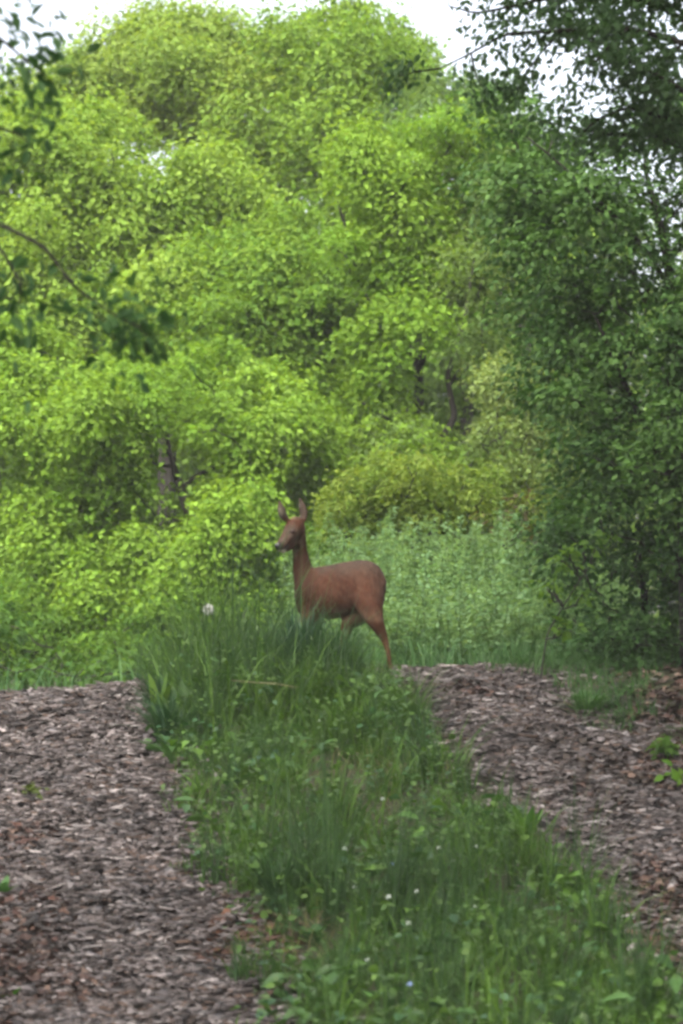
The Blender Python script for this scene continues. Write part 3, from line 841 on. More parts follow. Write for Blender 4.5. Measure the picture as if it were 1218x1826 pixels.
tree_px("low_shrub", "low leafy scrub just past the crest at the photo's side below the maples", "shrub", 21.8, 110,
        [([(110, 1230), (110, 1190), (112, 1160)], [.015, .012, .006])],
        [(20, 1165, 80, 50, 0), (110, 1190, 80, 40, -.2), (200, 1185, 70, 45, -.3), (280, 1150, 60, 60, .1), (70, 1215, 70, 25, -.9), (170, 1215, 60, 25, -1.0), (-10, 1200, 60, 30, -.8), (230, 1205, 50, 25, -1.1), (20, 1220, 50, 18, -1.2), (120, 1225, 50, 15, -1.3), (380, 1130, 70, 60, .5), (480, 1110, 50, 60, .8)],
        20, .13, 45, .055, (.035, .09, .016), (.085, .165, .03), tmpl=LOBED, parts=100)

# ---- dark hedge bank at the side of the track, in the shade
def hedge_blob(dense):
    return
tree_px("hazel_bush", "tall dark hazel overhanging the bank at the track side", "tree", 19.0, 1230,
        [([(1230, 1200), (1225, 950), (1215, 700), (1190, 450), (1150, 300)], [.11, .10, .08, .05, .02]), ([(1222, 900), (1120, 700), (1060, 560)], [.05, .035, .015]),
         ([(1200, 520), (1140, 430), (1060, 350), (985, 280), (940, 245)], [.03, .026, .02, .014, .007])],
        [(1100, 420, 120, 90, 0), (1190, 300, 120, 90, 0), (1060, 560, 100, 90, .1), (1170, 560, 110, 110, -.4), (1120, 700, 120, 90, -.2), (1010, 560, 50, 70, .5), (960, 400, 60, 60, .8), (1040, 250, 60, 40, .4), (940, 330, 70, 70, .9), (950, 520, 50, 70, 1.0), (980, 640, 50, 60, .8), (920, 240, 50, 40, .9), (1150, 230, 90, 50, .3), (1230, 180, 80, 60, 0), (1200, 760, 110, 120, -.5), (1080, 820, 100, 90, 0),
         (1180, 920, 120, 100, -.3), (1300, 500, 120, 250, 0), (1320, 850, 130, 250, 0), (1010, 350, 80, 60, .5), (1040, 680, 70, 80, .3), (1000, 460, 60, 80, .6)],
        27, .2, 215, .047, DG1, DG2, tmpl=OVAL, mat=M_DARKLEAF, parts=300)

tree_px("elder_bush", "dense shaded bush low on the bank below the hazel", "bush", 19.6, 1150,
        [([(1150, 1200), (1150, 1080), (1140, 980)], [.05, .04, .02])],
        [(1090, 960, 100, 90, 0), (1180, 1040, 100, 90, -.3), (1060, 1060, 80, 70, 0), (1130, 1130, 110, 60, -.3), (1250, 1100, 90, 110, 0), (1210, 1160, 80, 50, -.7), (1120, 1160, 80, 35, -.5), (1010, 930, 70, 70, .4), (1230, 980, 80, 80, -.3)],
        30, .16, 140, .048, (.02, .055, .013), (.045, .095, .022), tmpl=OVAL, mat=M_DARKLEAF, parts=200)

# leaning sapling in front of the hedge
def sapling():
    d = 18.6
    st, rr = px_line(d, [(962, 1185), (975, 1130), (1005, 1080), (1030, 1040), (1060, 1000), (1088, 962)], [.006, .0055, .005, .004, .003, .002])
    st[0][2] = gz(st[0][0], st[0][1]) - .02
    br, r2 = px_line(d, [(1003, 1082), (990, 1062), (978, 1055)], [.006, .005, .003])
    C = np.array([P(x, y, d + o) for x, y, o in ((975, 1050, -.05), (1000, 1000, 0), (1030, 1010, .05), (1060, 980, 0), (1000, 1120, -.1), (1020, 1125, 0), (985, 1055, .05), (1090, 960, 0), (1040, 1060, .1), (1010, 990, 0))])
    build_tree("leaning_sapling", "thin leaning sapling with bright green leaves at the hedge foot", "sapling", st[0], [(st, rr), (br, r2)], C, np.full(len(C), .085), 16, .06,
               (.06, .14, .02), (.11, .2, .025), tmpl=OVAL, parts=120, shell=.3)
sapling()

# ---- the tree whose crown hangs over the track, trunk outside the frame
def canopy_clusters(c, r, n, cr):
    p = blob_points(c, r, n, .3)
    rad = np.clip(rng.normal(cr, .2 * cr, n), .3, 2)
    k = (p[:, 2] - rad > EYE + .235 * p[:, 1]) | (np.abs(p[:, 0]) - rad > .13 * p[:, 1]) | (p[:, 1] < 1.0)
    k &= p[:, 2] - rad > 3.2
    return p[k], rad[k]

def twig_leaves(lines, per_m, spread, size, c1, c2, droop=.5, clumps=9):
    P0 = []; V0 = []
    for pts in lines:
        pts = np.asarray(pts, float)
        seg = np.linalg.norm(np.diff(pts, axis=0), axis=1); L = seg.sum(); cum = np.concatenate([[0], np.cumsum(seg)])
        n = max(int(L * per_m), 3)
        nc = max(int(L * clumps), 2); cs = rng.random(nc) ** .8 * L
        s = np.clip(cs[rng.integers(0, nc, n)] + rng.normal(0, .05, n), 0, L)
        p = np.stack([np.interp(s, cum, pts[:, a]) for a in range(3)], -1)
        P0.append(p + rng.normal(0, spread, (n, 3))); V0.append(np.tile(pts[-1] - pts[0], (n, 1)) / L)
    pos = np.concatenate(P0); vv = np.concatenate(V0); m = len(pos)
    vd = norm(vv * .5 + rng.normal(0, .6, (m, 3)) + np.array((0, 0, -droop)))
    nd = norm(rng.normal(0, .5, (m, 3)) + np.array((0, 0, .8)))
    t = rng.random((m, 1)); cc = np.array(c1) * (1 - t) + np.array(c2) * t
    return pos, vd, nd, size * rng.uniform(.6, 1.25, m), cc

def near_side_tree():
    base = np.array((-3.1, 8.6, 0)); base[2] = gz(base[0], base[1]) - .05
    top = base + np.array((.3, .2, 9.5))
    trunk = (np.array([base, base + (.05, .1, 2.5), base + (.2, .1, 5.5), top]), np.array([.2, .17, .12, .04]))
    d = 9.0
    def at(lst): return np.array([P(a, b, d + (c or 0)) for a, b, c in lst])
    s0 = base + np.array((.07, .1, 3.2)); s1 = base + np.array((.06, .1, 2.2))
    limbs = [at([(-90, 20, 0), (-10, 60, 0), (50, 110, -.1), (100, 150, 0)]), at([(-90, 200, 0), (-10, 225, .1), (35, 240, .1), (60, 265, .1)]),
             at([(-120, 350, 0), (0, 400, 0), (80, 440, -.1), (130, 510, -.1), (200, 560, 0), (262, 590, .1), (262, 630, .1)]), at([(-60, 380, .2), (0, 440, .2), (40, 510, .2), (30, 570, .2)]),
             at([(-90, -60, .3), (20, -30, .3), (60, 10, .3)])]
    trunks = [trunk]
    for i, l in enumerate(limbs):
        s = s0 if i in (0, 1, 4) else s1
        l = np.concatenate([[s + (l[0] - s) * .03], [s * .5 + l[0] * .5 + (0, 0, .12)], l])
        limbs[i] = l
        trunks.append((l, np.linspace(.011, .002, len(l))))
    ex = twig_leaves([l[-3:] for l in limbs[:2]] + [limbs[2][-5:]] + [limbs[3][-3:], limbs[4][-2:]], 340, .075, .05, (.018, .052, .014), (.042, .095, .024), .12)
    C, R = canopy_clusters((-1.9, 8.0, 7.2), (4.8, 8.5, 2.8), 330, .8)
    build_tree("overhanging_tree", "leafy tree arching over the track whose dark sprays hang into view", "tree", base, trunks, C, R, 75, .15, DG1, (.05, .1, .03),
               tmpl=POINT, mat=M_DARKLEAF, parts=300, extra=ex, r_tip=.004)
near_side_tree()

def far_side_tree():
    base = np.array((3.3, 14.6, 0)); base[2] = gz(base[0], base[1]) - .05
    trunk = (np.array([base, base + (-.05, 0, 2.0), base + (-.2, .1, 4.5), base + (-.1, .1, 8.8)]), np.array([.19, .16, .12, .04]))
    d = 15.2
    def at(lst): return np.array([P(a, b, d + c) for a, b, c in lst])
    lines = [at([(1330, 150, 0), (1218, 75, 0), (1120, 50, 0), (1000, 55, .1), (900, 60, .1), (840, 95, .1), (785, 122, .1)]),
             at([(1330, 120, .3), (1200, 20, .3), (1080, -20, .3), (960, 0, .3), (850, 25, .3), (800, 10, .3)]),
             at([(1350, 330, .2), (1218, 220, .2), (1120, 190, .2), (1060, 215, .2), (1020, 260, .2)]),
             at([(1120, 50, 0), (1060, 110, -.1), (1010, 170, -.1), (1000, 215, -.1)]), at([(1000, 55, .1), (960, 100, .1), (930, 140, 0), (900, 160, 0)]),
             at([(1218, 75, 0), (1170, 130, .1), (1130, 165, .1)]), at([(1330, 260, -.2), (1218, 160, -.2), (1150, 120, -.2), (1090, 100, -.2)]),
             at([(1330, 350, .4), (1240, 270, .4), (1160, 240, .4), (1080, 240, .4), (1010, 225, .4), (960, 215, .4)]),
             at([(785, 122, .1), (740, 128, .1), (700, 140, .1)]), at([(840, 95, .1), (850, 140, .1), (870, 170, .1)]),
             at([(1300, 60, .2), (1218, -10, .2), (1150, -20, .2)])]
    st = base + np.array((-.08, 0, 2.6))
    trunks = [trunk]
    for i, l in enumerate(lines):
        if l[0][0] > (1260 - 609) / F_PX * 15:
            l = np.concatenate([[st], l])
            trunks.append((l, np.linspace(.022, .003, len(l))))
        else:
            trunks.append((l, np.linspace(.006, .002, len(l))))
    ex = twig_leaves([l[1:] for l in lines[:3]] + lines[3:6] + [lines[6][1:], lines[7][1:]] + lines[8:], 420, .06, .043, (.03, .065, .024), (.065, .12, .045), .5, 7)
    ex2 = twig_leaves([l[1:4] for l in lines[:3]] + [lines[5], lines[6][1:], lines[7][1:3], lines[10]], 640, .10, .046, (.03, .065, .024), (.06, .115, .04), .5, 8)
    ex = [np.concatenate([a, b]) for a, b in zip(ex, ex2)]
    C, R = canopy_clusters((3.3, 12.6, 7.6), (4.4, 7.5, 2.6), 280, .8)
    # crown low on the near side, outside the frame edge and just inside its corner
    C2 = np.array([P(x, y, 15.5 + o) for x, y, o in ((1210, 60, .5), (1180, 20, .2), (1230, 150, 0), (1200, 210, .4), (1150, 30, .6), (1260, 260, .2), (1300, 60, 0), (1300, 180, 0), (1100, 20, .4), (1140, 70, .1), (1090, 55, .2), (1040, 25, .3), (1190, 110, .3), (1160, 90, 0), (1215, 0, .2), (980, 15, .2), (1060, 80, -.1), (1180, 170, .4), (1215, 120, .3), (930, 40, .1), (1120, 110, .2))])
    C = np.concatenate([C, C2]); R = np.concatenate([R, np.full(len(C2), .16)])
    pos = cluster_leaves(C2, np.full(len(C2), .22), 60, .05, (.022, .055, .016), (.048, .1, .028))
    ex = [np.concatenate([a, b]) for a, b in zip(ex, pos)]
    C = C[:-len(C2)]; R = R[:-len(C2)]
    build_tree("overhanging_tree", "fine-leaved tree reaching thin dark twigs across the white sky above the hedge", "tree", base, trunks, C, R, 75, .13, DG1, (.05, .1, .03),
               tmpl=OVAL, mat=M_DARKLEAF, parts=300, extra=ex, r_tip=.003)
far_side_tree()

# ---- backdrop trees that close the wood
def backdrop(px, d, h_px_top, w_px, label, c1, c2, n=70):
    b = P(px, 1150, d); b[2] = gz(b[0], b[1])
    s = d / F_PX
    tr = [px_line(d, [(px, 1190), (px + 5, 800), (px - 5, h_px_top + 120)], [.13, .11, .04])]
    tr[0][0][0] = b
    cz = (h_px_top + 1180) / 2
    C = blob_points(P(px, cz, d), (w_px * s, w_px * s * .6, (1150 - h_px_top) / 2 * s), n, .45)
    k = C[:, 2] > gz(C[:, 0], C[:, 1]) + .3
    C = C[k]
    R = np.clip(rng.normal(.62, .15, len(C)), .3, 1.0)
    build_tree("woodland_tree", label, "tree", b, tr, C, R, 330, .12, c1, c2, tmpl=QUAD, r_tip=.012)

for px, d, top, w, lab in ((-40, 40, 260, 170, "background tree showing palely at the photo's side behind the broad maple"),
                           (230, 44, 190, 190, "background tree seen through the gaps of the thin-topped maple"),
                           (430, 42, 210, 180, "background tree between the thin-topped maple and the tallest maple"),
                           (640, 45, 190, 180, "background tree directly behind the tallest maple"),
                           (830, 40, 300, 160, "background tree behind the crooked S-shaped trunk"),
                           (1030, 42, 290, 170, "background tree behind the round olive-yellow bush"),
                           (1400, 36, 300, 190, "background tree at the wood's edge behind the tall dark hazel"),
                           (-230, 36, 260, 190, "background tree at the wood's edge past the broad maple")):
    backdrop(px, d, top, w, lab, (.09, .18, .026), (.15, .25, .04))

def far_wood():
    n = 700
    X = rng.uniform(-14, 14, n); Y = rng.uniform(50, 58, n)
    Z = gz(X, Y) + rng.random(n) * (6.0 + .8 * wob(X * .4, Y * .3))
    C = np.stack([X, Y, Z], -1)
    pos, vd, nd, sz, cc = cluster_leaves(C, np.full(n, .95), 60, .28, (.08, .16, .025), (.14, .23, .04))
    V, L, S, CC = scatter(QUAD, pos, vd, nd, sz, cc)
    tag(obj("far_wood", mesh_np("far_wood", V, L, S, M_LEAF, CC)), "far-off wood closing the view behind the trees", "woods", kind="stuff")
far_wood()

def haze_box():  # added volume that veils the crowns and lifts their dark gaps
    bm = bmesh.new(); bmesh.ops.create_cube(bm, size=1.0)
    me = bpy.data.meshes.new("haze"); bm.to_mesh(me); bm.free()
    m, nt = new_mat("added_haze")
    v = N(nt, "ShaderNodeVolumePrincipled"); v.inputs["Color"].default_value = (.95, .97, .95, 1); v.inputs["Density"].default_value = HAZE
    out = N(nt, "ShaderNodeOutputMaterial"); nt.links.new(v.outputs[0], out.inputs["Volume"])
    me.materials.append(m)
    o = obj("haze", me); o.scale = (340, 330, 13.5); o.location = (0, 90, -1.5 + 6.75)
    tag(o, "thin haze added to lighten the dark gaps between the trees", "haze", kind="stuff")
HAZE = 0.0006
haze_box()

# ------------------------------------------------------------------ undergrowth, grass, herbs
def blades(n_pts, X, Y, h, width, c1, c2, lean=.35, zoff=0.0, seg=3):
    """curved tapering blades; X,Y,h arrays"""
    n = len(X)
    az = rng.uniform(0, 2 * math.pi, n)
    d = np.stack([np.cos(az), np.sin(az), np.zeros(n)], -1)
    side = np.stack([-np.sin(az), np.cos(az), np.zeros(n)], -1)
    ta = rng.uniform(0, 2 * math.pi, n)
    side = side * np.cos(ta)[:, None] + d * np.sin(ta)[:, None]
    le = np.abs(rng.normal(lean, lean * .6, n))
    base = np.stack([X, Y, gz(X, Y) - .01 + zoff], -1)
    ts = np.linspace(0, 1, seg + 1)
    V = np.empty((n, 2 * seg + 1, 3))
    wv = width * rng.uniform(.6, 1.4, n)
    for i, t in enumerate(ts):
        p = base + d * (le * h * t ** 2)[:, None]
        p[:, 2] += h * (t - .35 * np.minimum(le, 1.3) * t ** 2.5)
        if i < seg:
            wd = wv * (1 - .75 * t ** 1.5)
            V[:, 2 * i] = p - side * wd[:, None] * .5
            V[:, 2 * i + 1] = p + side * wd[:, None] * .5
        else:
            V[:, 2 * seg] = p
    k = 2 * seg + 1
    f = []
    fs = []
    for i in range(seg - 1):
        f += [2 * i, 2 * i + 1, 2 * i + 3, 2 * i + 2]; fs.append(4)
    f += [2 * seg - 2, 2 * seg - 1, 2 * seg]; fs.append(3)
    loops = (np.array(f)[None, :] + k * np.arange(n)[:, None]).ravel()
    t = rng.random((n, 1)); cc = (np.array(c1) * (1 - t) + np.array(c2) * t) * rng.uniform(.75, 1.25, (n, 1))
    return V.reshape(-1, 3), loops, np.tile(fs, n), np.repeat(cc, k, 0)

TUFT = [None]
def tufted(n_tuft, per, xr, yr, spread, keep):
    tx = rng.uniform(*xr, n_tuft); ty = rng.uniform(*yr, n_tuft)
    k = keep(tx, ty); tx, ty = tx[k], ty[k]
    X = np.repeat(tx, per) + rng.normal(0, spread, len(tx) * per)
    Y = np.repeat(ty, per) + rng.normal(0, spread, len(tx) * per)
    TUFT[0] = np.repeat(np.clip(rng.lognormal(-.08, .45, len(tx)), .35, 2.0), per)      # some tufts stand well above the others
    return X, Y

G1, G2 = (.028, .072, .008), (.075, .15, .014)
BG1, BG2 = (.018, .05, .013), (.045, .098, .022)
def on_strip(X, Y, half=.86):
    return np.abs(X - strip_c(Y) + .05 * wob(X * 2, Y * 2)) < half + np.where(X > strip_c(Y), -.06 - .16 * sstep(13.5, 15, Y) * (1 - sstep(17.6, 18.4, Y)) + .08 * wob(Y * 1.6, X, 1.5), .03 - .12 * sstep(16.8, 17.6, Y) + .16 * wob(Y * 1.6, X, 1.5))

def bare(X, Y):   # thin patches on the strip where old straw and soil show
    def e(px, py, rx, ry, d):
        p = P(px, py, d)
        return ((X - p[0]) / rx) ** 2 + ((Y - p[1]) / ry) ** 2
    v = np.minimum(np.minimum(e(600, 1390, .38, .55, 15.6), e(690, 1470, .2, .35, 14.8)), np.minimum(e(480, 1700, .3, .3, 12.3), e(360, 1680, .25, .3, 12.6)))
    return v

def keep_strip(X, Y):
    return on_strip(X, Y) & (rng.random(len(X)) < np.clip(.08 + bare(X, Y) * .55, .06, 1))

def strip_height(X, Y):
    u = (X - strip_c(Y)) / .86
    h = .17 + .13 * wob(X * 2.6, Y * 2.0) + .05 * wob(X * 6, Y * 5, 1, 3) + .15 * sstep(16.2, 17.4, Y)
    h = h + .14 * np.exp(-((Y - 17.8) / 1.0) ** 2) * np.exp(-((u + .55) / .4) ** 2)
    h = h + .10 * np.exp(-((Y - 12.9) / .7) ** 2) * np.exp(-((u + .1) / .5) ** 2)
    h = h + .08 * np.exp(-((Y - 18.6) / .5) ** 2) * np.exp(-((u + .1) / .5) ** 2)
    h = h * (1 - .45 * sstep(.75, 1.05, np.abs(u))) * (1 - .75 * sstep(.35, .6, u) * sstep(17.2, 18.0, Y))
    return np.clip(h, .05, .5)

X, Y = tufted(1250, 32, (-2.2, 2.2), (10.3, 19.3), .042, keep_strip)
h = strip_height(X, Y) * rng.uniform(.55, 1.3, len(X)) * TUFT[0]
a = blades(len(X), X, Y, h, .008, G1, G2, .55)
X, Y = tufted(700, 26, (-2.2, 2.2), (10.3, 19.3), .035, keep_strip)
b = blades(len(X), X, Y, strip_height(X, Y) * rng.uniform(.9, 1.9, len(X)) * TUFT[0], .006, BG1, BG2, .35)
V, L, S, C = join([a, b])
tag(obj("grass", mesh_np("grass", V, L, S, M_GRASS, C)), "mixed green grass growing on the raised strip between the tracks", "grass", kind="stuff")

# dead straw among the grass
X, Y = tufted(520, 10, (-2, 2), (10.5, 18.5), .08, lambda x, y: on_strip(x, y, .8) & (bare(x, y) < 2.2))
V, L, S, C = blades(len(X), X, Y, rng.uniform(.06, .24, len(X)), .005, (.12, .10, .05), (.22, .19, .10), 1.5)
tag(obj("dry_grass", mesh_np("dry_grass", V, L, S, M_GRASS, C)), "dry straw on thin patches of the strip", "grass", kind="stuff")

# low herb leaves (clover, ground ivy, vetch) through the strip
def herbs(n, keep, xr, yr, hfun, size, c1, c2, tmpl=ROUND):
    X = rng.uniform(*xr, n); Y = rng.uniform(*yr, n); k = keep(X, Y); X, Y = X[k], Y[k]; n = len(X)
    Z = gz(X, Y) + hfun(X, Y) * rng.random(n) ** .7
    nd = norm(rng.normal(0, .4, (n, 3)) + np.array((0, 0, 1.0)))
    vd = norm(rng.normal(0, 1, (n, 3)) * np.array((1, 1, .3)))
    t = np.clip(rng.random(n) * .6 + .4 * (.5 + .5 * wob(X * 3, Y * 3)), 0, 1)[:, None]
    cc = (np.array(c1) * (1 - t) + np.array(c2) * t) * rng.uniform(.7, 1.3, (n, 1))
    return scatter(tmpl, np.stack([X, Y, Z], -1), vd, nd, size * rng.uniform(.5, 1.5, n), cc)
a = herbs(13000, keep_strip, (-2.2, 2.2), (10.3, 19.2), lambda x, y: strip_height(x, y) * 1.0, .03, (.022, .06, .008), (.08, .145, .022))
b = herbs(7000, lambda x, y: keep_strip(x, y) & (wob(x * 2.5, y * 2.5, 1, 2) > .05), (-2.2, 2.2), (10.3, 18.8), lambda x, y: strip_height(x, y) * .9, .045, (.022, .065, .028), (.045, .11, .035), OVAL)
c = herbs(4400, lambda x, y: keep_strip(x, y) & (wob(x * 1.8, y * 1.6, 1, 4) > .22), (-2.2, 2.2), (10.3, 18.6), lambda x, y: strip_height(x, y) * 1.1, .085, (.025, .068, .017), (.065, .135, .028), POINT)
d = herbs(4600, lambda x, y: keep_strip(x, y) & (wob(x * 1.5, y * 1.9, 1, 7) > .3), (-2.2, 2.2), (10.3, 18.6), lambda x, y: strip_height(x, y) * 1.05, .06, (.045, .11, .012), (.09, .17, .02), LOBED)
V, L, S, C = join([a, b, c, d])
tag(obj("ground_cover", mesh_np("ground_cover", V, L, S, M_HERB, C)), "low round-leaved herbs spread through the grass strip", "ground cover", kind="stuff")

# verge grass past the crest and at the hedge foot
def past_crest(X, Y):
    return (Y > 19.6 + .2 * wob(X * 2, Y)) & (np.abs(X) < .125 * Y + .5)
X, Y = tufted(1500, 14, (-4, 4), (19.3, 25), .06, past_crest)
k = (X > -.9) | (rng.random(len(X)) < .08); X, Y = X[k], Y[k]
a = blades(len(X), X, Y, rng.uniform(.14, .34, len(X)), .009, (.045, .115, .034), (.08, .17, .05), .4)
def hedge_foot(X, Y):
    e = track_edges(1, Y)[1]
    return ((X > 1.42 + .12 * wob(Y * 3, X * 2)) & (X < 1.95) & (Y > 16.9) & (rng.random(len(X)) < .3 + .7 * np.exp(-((X - 1.55) / .25) ** 2))) | ((X > 1.05 + .1 * wob(Y, X)) & (Y > 18.8) & (X < 2.2))
X2, Y2 = tufted(420, 16, (.8, 2.6), (16.8, 19.8), .06, hedge_foot)
b = blades(len(X2), X2, Y2, rng.uniform(.06, .26, len(X2)) * (.5 + .5 * sstep(17.0, 17.8, Y2)), .007, (.026, .075, .018), (.06, .13, .028), .7)
def left_verge(X, Y):
    return (X < track_edges(-1, Y)[0] - .25) & (X > -6) & (rng.random(len(X)) < .25)
X3, Y3 = tufted(480, 10, (-6, -1.2), (11, 19.5), .06, left_verge)
c = blades(len(X3), X3, Y3, rng.uniform(.05, .16, len(X3)), .006, G1, G2, .5)
V, L, S, C = join([a, b, c])
tag(obj("verge_grass", mesh_np("verge_grass", V, L, S, M_GRASS, C)), "fresh grass on the verges past the crest and at the hedge foot", "grass", kind="stuff")

# pale weeds in a mass behind the deer (nettles, goldenrod shoots)
def weeds():
    n = 600
    X = rng.uniform(-.3, 2.15, n); Y = rng.uniform(20.3, 23.2, n)
    parts = []
    top = 2.12 + .12 * wob(X * 2, Y * 2) - .10 * sstep(1.3, 2.0, X) - .6 * (1 - sstep(20.3, 22.2, Y)) - .25 * (1 - sstep(-.25, .25, X))
    wt = 1 + .25 * wob(X * 3, Y * 3) + rng.normal(0, .1, n)
    for i in range(n):
        b = np.array((X[i], Y[i], gz(X[i], Y[i])))
        hgt = max(.25, (top[i] - b[2]) * rng.uniform(.5, 1.1)) + .2
        tip = b + np.array((rng.normal(0, .2), rng.normal(0, .2), hgt))
        parts.append(tube(bez(b, tip, 0, 4, .01), np.linspace(.004, .002, 4), 3, (.06, .11, .035)))
        m = int(hgt * 130)
        t = rng.random(m) ** .75
        pos = b + (tip - b) * t[:, None]
        az = rng.uniform(0, 6.28, m)
        vd = np.stack([np.cos(az), np.sin(az), rng.normal(.15, .45, m)], -1)
        pos = pos + np.stack([np.cos(az), np.sin(az), np.zeros(m)], -1) * (rng.random(m) * .13)[:, None] * (1.1 - t)[:, None]
        nd = norm(np.stack([-.3 * np.cos(az), -.3 * np.sin(az), np.ones(m)], -1) + rng.normal(0, .5, (m, 3)))
        k = rng.random((m, 1))
        cc = (np.array((.095, .185, .075)) * (1 - k) + np.array((.175, .285, .13)) * k) * 1.2 * wt[i]
        parts.append(scatter((QUAD, OVAL, NARROW)[i % 3], pos, vd, nd, (.06, .05, .085)[i % 3] * rng.uniform(.6, 1.2, m) * (1.1 - .5 * t), cc))
    V, L, S, C = join(parts)
    tag(obj("weeds", mesh_np("weeds", V, L, S, M_LEAF, C)), "pale green leafy weeds standing in a mass behind the deer", "weeds", kind="stuff")
weeds()

# ---- single plants
def pt(px, d, py=None):
    """ground point under photograph column px at distance d"""
    p = P(px, 1300, d); p[2] = gz(p[0], p[1]); return p

def blade_part(root, base, az, length, width, lean, colr, name="leaf", n=6, curl=0.0, mat=None):
    t = np.linspace(0, 1, n + 1)
    d = np.array((math.cos(az), math.sin(az), 0)); s = np.array((-math.sin(az), math.cos(az), 0))
    c = d * (lean * length * t ** 1.7)[:, None]
    c[:, 2] = length * (t - .45 * min(lean, 1.6) * t ** 2.4 - curl * t ** 4)
    w = width * np.sin(np.clip(t * .93 + .07, 0, 1) * math.pi) ** .7 + .002
    V = np.concatenate([c - s * w[:, None] * .5 + (0, 0, 0), c - np.array((0, 0, 1.0)) * (w * .12)[:, None], c + s * w[:, None] * .5])
    m = n + 1
    f = []
    for i in range(n):
        f += [i, i + 1, m + i + 1, m + i]; f += [m + i, m + i + 1, 2 * m + i + 1, 2 * m + i]
    me = mesh_np(name, V + np.asarray(base), np.array(f), np.full(2 * n, 4), mat or M_GRASS, np.tile(np.array(colr), (len(V), 1)), True)
    return obj(name, me, root)

def rosette(name, label, cat, px, d, n, length, width, lean, c1, c2, group=None):
    p = pt(px, d)
    root = empty(name, p, label, cat, group)
    for i in range(n):
        az = i * 2.4 + rng.uniform(-.4, .4)
        k = rng.random()
        cc = [a * (1 - k) + b * k for a, b in zip(c1, c2)]
        blade_part(root, (math.cos(az) * .012, math.sin(az) * .012, -.005), az, length * rng.uniform(.65, 1.15), width * rng.uniform(.75, 1.2), lean * rng.uniform(.5, 1.4), cc)
    return root

DK1, DK2 = (.04, .10, .02), (.085, .16, .025)
rosette("dock_plant", "broad-leaved dock with one tall upright yellowish leaf at the strip edge", "plant", 283, 17.6, 7, .36, .06, .25, (.06, .13, .02), (.10, .18, .025))
rosette("dock_plant", "broad upright dock leaves below the dandelion clock", "plant", 375, 18.2, 9, .36, .06, .3, DK1, DK2)
rosette("dock_plant", "upright dock leaves beside the dark tall grass tuft", "plant", 425, 18.4, 7, .38, .055, .3, DK1, DK2)
rosette("dock_plant", "yellow-green dock standing at the strip edge along the chip track", "plant", 935, 14.1, 9, .24, .06, .45, (.05, .13, .018), (.095, .19, .025))
rosette("plantain_plant", "wide-leaved plantain near the bottom of the grass strip", "plant", 770, 12.1, 9, .17, .07, .9, (.028, .085, .022), (.05, .12, .03))
rosette("plantain_plant", "low dark plantain beside the reddish leaf patch", "plant", 560, 12.4, 8, .14, .05, .9, (.025, .075, .022), (.05, .11, .03))
rosette("dock_plant", "small bright seedling clump at the lower corner of the chip track", "plant", 18, 11.7, 6, .09, .045, .9, (.06, .15, .025), (.09, .19, .03))
rosette("dock_plant", "green sprout in the reddish litter at the track side", "plant", 3, 13.4, 6, .12, .045, .6, (.04, .12, .03), (.07, .16, .04))
rosette("dock_plant", "dark leafy clump at the near edge of the strip beside the track", "plant", 310, 16.4, 9, .22, .05, .7, DK1, (.06, .12, .03))
rosette("broad_leaf_weed", "yellow-green leafy weed on the strip crown by the chip track edge", "plant", 700, 17.6, 12, .19, .055, .7, (.055, .13, .018), (.10, .19, .025))

# tall dark grass tuft in front of the deer's chest
def grass_tuft(name, label, px, d, n, length, width, lean, c1, c2):
    p = pt(px, d); root = empty(name, p, label, "grass tuft")
    for i in range(n):
        az = rng.uniform(0, 6.28); r = .07 * math.sqrt(rng.random())
        k = rng.random(); cc = [a * (1 - k) + b * k for a, b in zip(c1, c2)]
        blade_part(root, (math.cos(az) * r, math.sin(az) * r, -.01), az + rng.normal(0, .5), length * rng.uniform(.6, 1.1), width * rng.uniform(.7, 1.3), abs(rng.normal(lean, lean * .5)), cc, "blade", 5)
    return root
grass_tuft("grass_tuft", "tall dark blue-green grass tuft hiding the deer's front legs", 535, 18.2, 260, .58, .011, .28, (.016, .052, .026), (.034, .085, .038))
grass_tuft("grass_tuft", "loose tall grass tuft beside the dark tuft", 470, 18.2, 160, .46, .010, .4, (.022, .065, .028), (.045, .10, .035))
grass_tuft("grass_tuft", "grass tuft spilling over the chip track edge", 300, 17.0, 130, .34, .010, .5, (.018, .058, .022), (.04, .095, .03))
grass_tuft("grass_tuft", "grass tuft under the deer's belly", 608, 18.3, 170, .47, .009, .42, (.03, .08, .025), (.06, .13, .035))
grass_tuft("grass_tuft", "feathery tall grass in the middle of the strip", 500, 13.0, 150, .33, .007, .45, (.022, .062, .018), (.05, .105, .03))
grass_tuft("grass_tuft", "bright short grass at the hedge foot", 1050, 17.6, 120, .22, .009, .6, (.035, .10, .022), (.07, .15, .03))

grass_tuft("grass_tuft", "airy grass tuft with thin blades left of the belly tuft", 570, 18.1, 150, .56, .008, .4, (.02, .06, .024), (.045, .10, .03))
grass_tuft("grass_tuft", "grass tuft standing between the dandelion clock and the dock leaves", 400, 18.3, 110, .42, .009, .45, (.026, .07, .024), (.05, .11, .03))
grass_tuft("grass_tuft", "grass tuft at the crest where the strip meets the other chip track", 290, 17.8, 120, .36, .009, .5, (.02, .062, .024), (.045, .10, .032))
